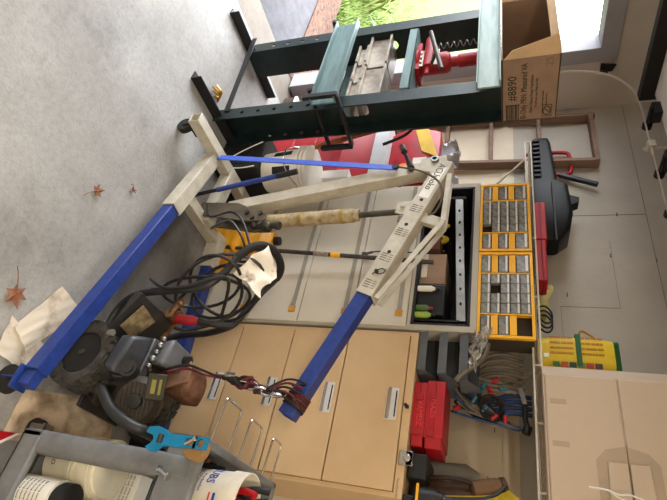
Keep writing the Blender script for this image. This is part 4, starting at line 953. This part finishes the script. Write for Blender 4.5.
# engine
ENG = mat('engine_grey', (70,73,78), .38, .1, .15, 14, rgb2=(46,48,52)); TANKM = mat('tank_grey', (112,116,122), .36, .15, .15, 12)
def xr(x, y0, y1, z0, z1): return [(x,y0,z0),(x,y1,z0),(x,y1,z1),(x,y0,z1)]
en = G().hexa([(-.665,1.415,.305),(-.525,1.395,.305),(-.535,1.53,.25),(-.69,1.53,.25),(-.655,1.405,.37),(-.495,1.380,.37),(-.525,1.50,.39),(-.70,1.505,.39)]).build('engine_cover', ENG, pw, .014)
G().hexa([(-.70,1.512,.25),(-.525,1.505,.25),(-.525,1.57,.25),(-.715,1.58,.25),(-.70,1.512,.385),(-.525,1.505,.385),(-.53,1.56,.375),(-.715,1.575,.375)]).build('cover_ridge', TANKM, en, .008)
G().box(-.70,-.50,1.53,1.80,.10,.36).build('crankcase', DARKSTEEL, pw, .01)
tk_ = G().hexa([(-.70,1.54,.38),(-.60,1.525,.38),(-.615,1.67,.38),(-.695,1.685,.38),(-.717,1.53,.46),(-.592,1.512,.46),(-.607,1.675,.475),(-.705,1.69,.475)]).build('fuel_tank', TANKM, pw, .016)
G().cyl((-.66,1.63,.47),(-.66,1.63,.495),.022,n=20).build('fuel_cap', BLACKP, tk_)
g = G()
for k in range(5):
    t = k/4; p = lerp((-.705,1.525,.405),(-.58,1.505,.405),t); g.ball(p+V((0,0,.008)),.012+.004*(k % 2)); g.cyl(p,p+V((.01,.02,.01)),.006,n=8)
g.build('carburettor', STEEL, pw)
mu = G().loft([rring(-.655,-.54,1.665,1.80,.40,.02), rring(-.665,-.53,1.655,1.81,.42,.03), rring(-.665,-.53,1.655,1.81,.485,.03), rring(-.64,-.55,1.675,1.79,.505,.03)]).build('muffler', mat('rusty_steel', (150,112,90), .7, .4, .3, 18, rgb2=(96,62,44)), pw)
G().hexa([(-.665,1.63,.41),(-.54,1.63,.41),(-.54,1.645,.41),(-.665,1.645,.41),(-.665,1.63,.50),(-.58,1.63,.52),(-.58,1.645,.52),(-.665,1.645,.50)]).build('muffler_guard', mat('copper_shield', (190,146,124), .5, .4, .25, 20), mu, .003)
rc_ = V((-.455,1.545,.40)); rax = V((.35,-1,.45))
fh = G().lathe(rc_,[(.0,-.05),(.085,-.05),(.092,-.025),(.092,.025),(.070,.045),(.0,.045)],rax,36).build('recoil_housing', mat('housing_black', (60,52,44), .55, .1, .25, 18), pw)
g = G(); ax, aa, uu = frame(rax)
for k in range(8):
    f_ = -.052+.0148*k; o_ = rc_+ax*.047+uu*f_; hw = math.sqrt(max(.0,.068**2-f_**2)); g.bar(o_-aa*hw, o_+aa*hw, .004, .007, ax)
g.build('cooling_fin', DARKSTEEL, fh)
G().lathe(rc_+ax*.045,[(0,0),(.03,0),(.026,.014),(0,.016)],rax,20).build('recoil_hub', BLACKP, fh)
eb = Matrix((aa, ax, uu)).transposed()
bc = V((-.50,1.50,.49))
G().obox(bc, (.095,.014,.07), eb).build('engine_badge', mat('badge_dark', (58,58,46), .5, 0, .2, 40), pw, .004)
G().obox(bc+ax*.0085-uu*.008, (.05,.003,.016), eb).obox(bc+ax*.0085+uu*.016, (.055,.003,.010), eb).build('badge_print', mat('badge_print', (138,132,66), .5, 0, 0), pw)
G().cyl((-.53,1.44,.40),(-.52,1.385,.43),.034,.030,20).cyl((-.52,1.385,.43),(-.518,1.37,.438),.02,n=16).build('air_filter_knob', BLACKP, pw)
g = G().cyl((-.84,1.62,.34),(-.84,1.55,.36),.022,n=14).cyl((-.84,1.56,.36),(-.885,1.54,.40),.014,n=10).ball((-.885,1.54,.405),.018).cyl((-.80,1.70,.20),(-.90,1.70,.24),.05,n=18).cyl((-.86,1.60,.30),(-.86,1.60,.38),.016,n=10)
g.build('brass_pump', mat('pump_brass', (150,116,84), .4, .7, .3, 25, rgb2=(70,60,52)), pw)
# wire hose hook
G().tube(spline([(-1.18,1.535,.645),(-1.30,1.50,.58),(-1.36,1.50,.50),(-1.30,1.46,.43),(-1.36,1.44,.40)],5), .006, 6).tube(spline([(-1.16,1.535,.63),(-1.22,1.49,.60),(-1.28,1.47,.53),(-1.22,1.45,.47)],5), .006, 6).build('hose_hook', BLACKM, pw)
# hose coil, gun, rag
hc = G()
P = []
T = 5
for i in range(T*30):
    t = i/30*6.283; k = i/(T*30)
    rx_ = .135+.030*math.sin(k*17+1); rz = .185+.035*math.sin(k*11)
    c = V((-1.00-.05*math.sin(k*9),1.66+.07*math.sin(k*13),.455+.05*math.sin(k*7)))
    P.append(c+V((.35,.94,0)).normalized()*(rx_*math.cos(t))+V((-.30,-.10,.95)).normalized()*(rz*math.sin(t))+V((.94,-.35,0))*(.045*math.sin(k*29+t*.3)))
hc.tube(P, .0078, 8)
hc.tube(spline([P[-1],(-1.0,1.52,.60),(-.93,1.48,.45),(-.92,1.48,.34),(-.97,1.49,.24)],6), .0078, 8)
o = hc.build('pressure_hose', mat('hose_black', (40,40,42), .38, 0, .1, 20), loc=(-1.03,1.6,.47)); tag(o, 'coiled black pressure hose hanging on the washer handle', 'hose')
sg = thing('spray_gun', 'spray gun with a red grip tangled in the washer hose', 'spray gun', (-.84,1.62,.43))
G().tube([(-.840,1.60,.335),(-.840,1.602,.36),(-.838,1.61,.44),(-.84,1.615,.47)], [.012,.021,.023,.014], 14).build('red_grip', mat('worn_red_grip', (158,30,38), .5, 0, .2, 30), sg)
G().tube(spline([(-.84,1.615,.47),(-.84,1.64,.55),(-.86,1.68,.60)],5), .014, 10).build('lance', BLACKP, sg)
PAPW = mat('spattered_rag', (232,226,214), .9, 0, .3, 12, rgb2=(150,130,110), thr=(.34,.46))
def ragf(u, v):
    a, b, c, d = V((-1.225,1.585,.70)), V((-1.10,1.66,.745)), V((-.985,1.63,.715)), V((-1.065,1.555,.605))
    p = lerp(lerp(a,b,u), lerp(d,c,u), v)
    return p+V((.01*math.sin(v*8),-.012*math.sin(u*6+v*4),.010*math.sin(u*7+v*5)*v+.008*math.sin(v*11+u*3)))
g = G().sheet(ragf, 16, 16, .004)
o = g.build('white_rag', PAPW, loc=(-1.1,1.66,.7)); tag(o, 'spattered white rag draped over the washer handle', 'rag')

# ------------------------------------------------------------------ floor litter
def floor_sheet(name, lb, cat, q, m, amp=.02, z=.01, seed=1, th=.002):
    rr = random.Random(seed); ph = [rr.uniform(0,6) for _ in range(6)]
    a, b, c, d = [V((*p, 0)) for p in q]
    def fn(u, v):
        p = lerp(lerp(a,b,u), lerp(d,c,u), v); h = amp*(.6+.5*math.sin(u*7+ph[0]+v*3)+.5*math.sin(v*8+ph[1]-u*4)+.3*math.sin(u*19+v*11+ph[2])); return p+V((.003*math.sin(v*11+ph[3]), .003*math.sin(u*13+ph[4]), z+max(0,h)))
    ctr = (a+b+c+d)/4
    o = G().sheet(fn, 22, 22, th).build(name, m, loc=ctr); return tag(o, lb, cat)
floor_sheet('paper_sheet', 'soiled white paper sheet on the floor under the hoist leg, farther from the cart', 'paper', [(-.80,1.30),(-.765,1.46),(-.52,1.31),(-.575,1.215)], PAPER, .003, .010, 3)
floor_sheet('paper_sheet', 'soiled white paper sheet crumpled on the floor by the blue leg end', 'paper', [(-.60,1.19),(-.475,1.20),(-.445,1.37),(-.573,1.43)], PAPER, .002, .004, 5)
floor_sheet('cardboard_mat', 'dirty brown flattened cardboard on the floor under the wheel and cart', 'cardboard', [(-.40,1.385),(-.53,1.85),(-.36,1.95),(-.225,1.41)], mat('dirty_cardboard', (208,188,162), .95, 0, .2, 9, rgb2=(128,106,84), thr=(.3,.56), bump=.4, bscale=30), .006, .004, 8)
LEAF = mat('dry_leaf', (150,98,70), .8, 0, .25, 30)
def leafobj(x, y, s, a, lb):
    t = thing('fallen_leaf', lb, 'leaf', (x,y,0), 'dry leaves on the concrete')
    pts = []
    for k, r in enumerate((1,.45,.9,.4,.7,.3,.62,.35,.7,.42,.92,.45)):
        an = a+k/12*6.283; pts.append(V((x+s*r*math.cos(an), y+s*r*math.sin(an), .006+.016*r*abs(math.sin(an*2)))))
    g = G(); c = V((x,y,.014)); n = len(pts)
    g.add([c]+pts+[c-V((0,0,.0015))]+[p-V((0,0,.0015)) for p in pts], [(0,1+i,1+(i+1) % n) for i in range(n)]+[(n+1,n+2+(i+1) % n,n+2+i) for i in range(n)]+[(1+i,n+2+i,n+2+(i+1) % n,1+(i+1) % n) for i in range(n)])
    g.build('leaf_blade', LEAF, t)
    d = V((math.cos(a+3.14),math.sin(a+3.14),0)); G().tube(spline([c, c+d*s*1.1+V((0,0,.004)), c+d*s*2.0+V((.01,.01,-.006))],5), .0015, 5).build('leaf_stem', LEAF, t)
leafobj(-1.24,1.20,.038,2.4,'single dry brown leaf with a long stem lying alone on the open concrete')
leafobj(-.672,1.148,.058,.6,'curled dry brown leaf on the concrete near the soiled papers')
leafobj(-1.40,1.36,.02,1.0,'tiny dry leaf beside the cream hoist leg')
o = G().prism([(-0.229,1.303,0.006),(-0.266,1.476,0.006),(-0.192,1.395,0.006),(-0.181,1.278,0.006)], (0,0,.004)).build('red_folder', RED, loc=(-0.229,1.303,0)); tag(o, 'corner of a red folder on the floor in front of the cart', 'folder')
G().prism([(-0.266,1.476,0.010),(-0.192,1.395,0.010),(-0.201,1.389,0.010),(-0.260,1.456,0.010)], (0,0,.001)).build('white_edge', WHITEP, o)

# ------------------------------------------------------------------ utility cart
GC = mat('grey_cart_plastic', (122,124,126), .6, 0, .12, 10, rgb2=(96,98,100), bump=.1, bscale=80)
ct_ = thing('utility_cart', 'grey plastic utility cart with two tray shelves in the near corner', 'cart', (.1,1.72,0))
cx0, cx1, cy0, cy1 = -.335,.55,1.40,2.045
def post(x, y): G().loft([rring(x,x+.075,y,y+.075,.12,.018), rring(x+.008,x+.083,y+.02,y+.095,.785,.018)]).build('corner_post', GC, ct_)
for x, y in ((cx0+.055,cy0+.0),(cx1-.13,cy0),(cx0+.055,cy1-.09),(cx1-.13,cy1-.09)): post(x, y)
def tray(z0, h, x0=cx0, y0=cy0):
    g = G().box(x0,cx1,y0,y0+.028,z0,z0+h).box(x0,cx1,cy1-.028,cy1,z0,z0+h).box(x0,x0+.028,y0,cy1,z0,z0+h).box(cx1-.028,cx1,y0,cy1,z0,z0+h).box(x0,cx1,y0,cy1,z0,z0+.02)
    return g
tray(.68,.14,cx0,1.425).build('top_tray', GC, ct_, .008)
tray(.10,.09,cx0+.06,1.40).build('lower_tray', GC, ct_, .008)
for x, y in ((cx0+.045,cy0+.10),(cx1-.1,cy0+.15),(cx0+.11,cy1-.06),(cx1-.1,cy1-.06)):
    c = G().cyl((x,y-.014,.042),(x,y+.014,.042),.042,n=24).build('caster_wheel', RUBBER, ct_)
    G().box(x-.02,x+.02,y-.022,y-.016,.03,.1).box(x-.02,x+.02,y+.016,y+.022,.03,.1).box(x-.025,x+.025,y-.025,y+.025,.088,.10).build('caster_fork', STEEL, c)
for y0, y1 in ((1.455,1.580),(1.668,1.775),(1.890,1.985)):
    G().tube(spline([(-.325,y0,.815),(-.40,y0,.82),(-.462,y0+.002,.823),(-.475,y0+.015,.824),(-.475,(y0+y1)/2,.824),(-.475,y1-.015,.824),(-.462,y1-.002,.823),(-.40,y1,.82),(-.325,y1,.815)],5), .0042, 8).build('wire_hook', CHROME, ct_)
wr = thing('adjustable_wrench', 'blue adjustable wrench with holes in its handle hanging on the cart post', 'wrench', (-.32,1.385,.75))
WB = mat('blue_enamel', (22,132,180), .4, .2, .1, 20)
wy = 1.382
g = G()
wa = V((-.302,wy,.857)); wd_ = V((.035,0,-1)).normalized(); wsd = V((1,0,.035)).normalized()
# handle with holes then head
g.holed(wa-wsd*.018, wd_, wsd, .142, .036, [(.024,.0145,.012,2),(.062,.016,.0115,3)], .012, (0,-1,0))
hd = [(.15,-.019),(.15,.019),(.175,.022),(.195,.042),(.225,.040),(.240,.030),(.222,.016),(.216,.002),(.226,-.012),(.258,-.018),(.252,-.036),(.215,-.042),(.180,-.034)]
g.prism([wa+wd_*(a-.15)*.86+wd_*.135+wsd*b*.92 for a, b in hd], (0,-.013,0))
g.build('wrench_body', WB, wr, .0015)
G().cyl(wa+wd_*.165-wsd*.012+V((0,-.016,0)), wa+wd_*.165+wsd*.012+V((0,-.016,0)), .009, n=14).build('adjusting_screw', DARKSTEEL, wr)
o = G().cyl((-.290,1.424,.808),(-.290,1.386,.808),.036,n=28).build('wooden_disc', mat('raw_wood_disc', (160,124,78), .7, 0, .15, 30), loc=(-.290,1.39,.808)); tag(o, 'round wooden disc behind the handle of the blue wrench', 'disc')
bl = thing('hex_bolt', 'loose silver bolt stuck in the side of the cart top tray', 'bolt', (-.20,1.41,.74))
G().cyl((-.215,1.405,.705),(-.20,1.402,.738),.006,n=10).build('shank', CHROME, bl)
G().cyl((-.2,1.402,.738),(-.198,1.401,.746),.012,n=6).cyl((-.215,1.405,.705),(-.217,1.406,.698),.011,n=6).build('bolt_head', CHROME, bl)
bl2 = G().cyl((-.31,1.365,.815),(-.29,1.365,.785),.004,n=8).cyl((-.312,1.365,.818),(-.309,1.365,.812),.008,n=6).build('small_bolt', CHROME, loc=(-.3,1.365,.80)); tag(bl2, 'small silver bolt sitting in the first hole of the wrench handle', 'bolt')
# tub with tools on the top tray
tu = thing('wipes_tub', 'white plastic tub printed with blue SCRUBS lettering, full of tools, on the cart top tray', 'tub', (-.175,1.62,.702))
TUB = mat('tub_white', (226,218,200), .5, 0, .08, 14)
tcx, tcy, tz0, tr, th_ = -.182,1.565,.702,.088,.245
G().lathe((tcx,tcy,tz0),[(0,0),(tr*.93,0),(tr,th_*.75),(tr*1.05,th_*.78),(tr*1.05,th_),(tr*1.0,th_),(tr*.97,th_*.77),(tr*.90,.006),(0,.006)],n=40).build('tub_wall', TUB, tu)
def wraptext(body, size, cx, cy, r, z, a0, m, parent, sx=1):
    cu = bpy.data.curves.new('lettering', 'FONT'); cu.body = body; cu.size = size; cu.extrude = .0003; cu.resolution_u = 2
    t = bpy.data.objects.new('tmp_text', cu); COL.objects.link(t); dg = bpy.context.evaluated_depsgraph_get(); me = bpy.data.meshes.new_from_object(t.evaluated_get(dg)); bpy.data.objects.remove(t)
    off = V((0,0,0)); p = parent
    while p is not None: off = off+p.location; p = p.parent
    for v in me.vertices:
        a = a0+v.co.x*sx/r; rr = r+v.co.z; v.co = V((cx+rr*math.cos(a), cy+rr*math.sin(a), z+v.co.y))-off
    me.materials.clear(); me.materials.append(m); ob = bpy.data.objects.new('lettering', me); COL.objects.link(ob); ob.parent = parent
A0 = math.radians(-192)
wraptext('SCRUBS', .042, tcx,tcy,tr*.985+.0015, tz0+.125, A0, INKB, tu, .85)
wraptext('in-a-bucket', .014, tcx,tcy,tr*.965+.0015, tz0+.105, A0+1.0, INKB, tu)
for k in range(5): wraptext('hand cleaner towels remove grease', .0075, tcx,tcy,tr*.95+.0015, tz0+.092-.0085*k, A0+.5, INK, tu)
for (z, h, mm) in ((.170,.006,mat('red_band', (200,50,40), .5, 0, 0)),(.185,.009,INKB)):
    g = G(); R0 = []
    for zz, rr in ((z,tr*.99),(z+h,tr*.99)): R0.append(rr)
    n = 16; vs = []; fs = []
    for k in range(n+1):
        a = math.radians(-94+70*k/n)
        for zz, rr in ((z-.02,.0025),(z-.02+h,.0025)): vs.append(V((tcx+(tr*.985+rr)*math.cos(a), tcy+(tr*.985+rr)*math.sin(a), tz0+zz-.0))) 
    for k in range(n): fs.append((2*k,2*k+2,2*k+3,2*k+1))
    G().add(vs, fs).build('colour_band', mm, tu)
def plier(name, lb, x, y, lean, m, z=.80):
    t = thing(name, lb, 'tool', (x,y,tz0+.01)); L = V(lean)
    for s in (-1, 1):
        G().tube(spline([(x,y,z),(x+s*.010,y,z+.05),V((x+s*.018,y,z+.10))+L*.5,V((x+s*.014,y,z+.14))+L],5), [.009]*2+[.011]*14, 10).build('grip', m, t)
    G().cyl((x,y,tz0+.012),(x,y,z),.006,n=8).build('jaw', DARKSTEEL, t)
plier('red_pliers','red handled pliers standing in the tub', tcx-.02,tcy-.02,(.01,-.02,0), RED, .845)
plier('black_pliers','black handled pliers at the back of the tub', tcx-.03,tcy+.03,(-.01,.02,0), BLACKP, .85)
plier('yellow_pliers','yellow handled pliers near the middle of the tub', tcx+.035,tcy-.0,(.01,.0,0), YELLOW, .83)
plier('blue_pliers','blue handled pliers at the right side of the tub', tcx+.03,tcy+.045,(.02,.02,0), mat('blue_grip', (30,80,180), .5, 0, 0), .85)
# small oddments in the tray beside the tub
def oddment(name, lb, x, y, z0, h, r, m, cone=True):
    o = G().lathe((x,y,z0), [(r,0),(r,h*.5),(r*.45,h*.75),(r*.4,h),(0,h)], n=16).build(name, m, loc=(x,y,z0)); tag(o, lb, 'bottle')
oddment('glue_nozzle', 'small peach coloured glue bottle standing in the tray beside the tub', -.262,1.69,.702,.12,.017, mat('peach_plastic', (224,170,120), .5, 0, .1, 20))
oddment('dark_vial', 'small black capped vial in the cart tray behind the tub', -.283,1.62,.702,.10,.016, BLACKP)
oddment('brown_vial', 'small brown vial in the cart tray corner beside the disc', -.285,1.53,.702,.085,.018, mat('brown_glass', (92,56,36), .3, 0, .1, 20))
# lower tray contents
zl = .122
jg = thing('translucent_jar', 'large translucent plastic jar with a wide lid on the cart lower shelf', 'jar', (-.19,1.66,zl))
JAR = mat('milky_plastic', (228,222,198), .4, 0, .1, 10)
G().lathe((-.215,1.60,zl),[(0,0),(.07,0),(.085,.012),(.085,.14),(.10,.165),(.10,.235),(.09,.25),(0,.25)],n=36).build('jar_body', JAR, jg)
g = G()
for z in (.15,.165,.225,.24): g.lathe((-.215,1.60,zl+z-.004),[(.09,0),(.104,0),(.104,.008),(.09,.008)],n=36)
g.build('ring', JAR, jg)
wraptext('LUVCO', .024, -.215,1.60,.087, zl+.05, math.radians(-125), INK, jg)
wraptext('5000', .012, -.215,1.60,.087, zl+.09, math.radians(-110), INK, jg)
G().lathe((-.262,1.525,zl+.035),[(0,-.004),(.022,-.004),(.022,.006),(0,.006)],(-.45,-.85,0),20).build('badge', INK, jg)
wb = thing('white_canister', 'white canister with a black cap at the front of the cart lower shelf', 'canister', (-.13,1.50,zl))
G().lathe((-.085,1.475,zl),[(0,0),(.056,0),(.06,.01),(.06,.20),(0,.20)],n=32).build('canister_body', WHITEP, wb)
G().lathe((-.085,1.475,zl+.20),[(.05,0),(.05,.01),(.056,.012),(.056,.045),(.045,.05),(0,.05)],n=28).build('black_cap', BLACKP, wb)
for k in range(6): wraptext('fast drying cleaner spray', .010, -.085,1.475,.0615, zl+.16-.017*k, math.radians(-135), INK, wb)
G().lathe((-.085,1.475,zl+.03),[(.061,0),(.0613,0),(.0613,.012),(.061,.012)],n=32).build('maroon_band', mat('maroon_print', (120,40,44), .6, 0, 0), wb)
cb = thing('light_bulb_box', 'white and olive light bulb box on the cart lower shelf beside the jar', 'box', (-.12,1.74,zl))
G().box(-.235,-.06,1.705,1.78,zl,zl+.30).build('box_body', mat('white_card', (222,220,208), .7, 0, .05, 10), cb, .002)
G().box(-.234,-.061,1.7035,1.705,zl+.12,zl+.19).build('olive_band', mat('olive_print', (176,170,96), .7, 0, .1, 10), cb)
G().lathe((-.11,1.7045,zl+.06),[(0,0),(.022,0),(.022,.002),(0,.002)],(0,-1,0),20).box(-.118,-.102,1.702,1.705,zl+.03,zl+.05).build('bulb_print', mat('bulb_grey', (180,176,150), .6, 0, 0), cb)
for k in range(3): lettering('LED soft white bulb', .012, (-.23,1.7045,zl+.27-.016*k), (1,0,0), (0,0,1), INK, cb, ext=.0003)
tbx = thing('teal_box', 'dark teal and white box standing behind the bulb box under the top tray', 'box', (-.15,1.83,zl))
G().box(-.235,-.07,1.79,1.87,zl,zl+.40).build('box_body', mat('teal_card', (32,72,84), .6, 0, .05, 10), tbx, .002)
G().box(-.2352,-.15,1.7885,1.79,zl+.30,zl+.39).build('white_panel', WHITEP, tbx)
lettering('P3', .05, (-.145,1.7890,zl+.345), (1,0,0), (0,0,1), WHITEP, tbx, ext=.0003)
lettering('10', .03, (-.20,1.788,zl+.33), (1,0,0), (0,0,1), INK, tbx, ext=.0003)

# ------------------------------------------------------------------ ceiling lamp behind the photographer and an added fill light
LAMP = mat('lamp_diffuser', (255,240,214), .5, 0, 0, emit=4)
for i, (x, y, lb) in enumerate(((.25,-1.7,'fluorescent ceiling light behind the photographer, the one nearer the door'),(1.7,.5,'added fill light on the ceiling to the right of the photographer'))):  # the second one is added to brighten wall and cabinets
    t = thing('ceiling_and_fill_light', lb, 'ceiling light', (x,y,2.9), 'ceiling lights')
    G().box(x-.65,x+.65,y-.16,y+.16,2.94,3.0).build('housing', CEIL, t, .004)
    G().box(x-.62,x+.62,y-.13,y+.13,2.925,2.94).build('diffuser', LAMP, t, .004)
    ld_ = bpy.data.lights.new('ceiling_and_fill_lamp', 'AREA'); ld_.shape = 'RECTANGLE'; ld_.size = 1.2; ld_.size_y = .3; ld_.energy = (115, 55)[i]; ld_.color = (1,.86,.68)
    lo = bpy.data.objects.new('ceiling_and_fill_lamp', ld_); COL.objects.link(lo); lo.location = (x,y,2.9)
sun = bpy.data.lights.new('sun', 'SUN'); sun.energy = 2.5; sun.angle = .03; sun.color = (1,.95,.86)
so = bpy.data.objects.new('sun', sun); COL.objects.link(so); so.rotation_euler = V((-.35,-.75,-.8)).to_track_quat('-Z','Y').to_euler()
wd = bpy.data.worlds.new('world'); S.world = wd; wd.use_nodes = True
bgn = wd.node_tree.nodes['Background']; bgn.inputs['Color'].default_value = (.93,.96,1,1); bgn.inputs['Strength'].default_value = 11
S.view_settings.view_transform = 'Standard'; S.view_settings.look = 'None'; S.view_settings.exposure = 0; S.view_settings.gamma = 1; S.view_settings.use_curve_mapping = False
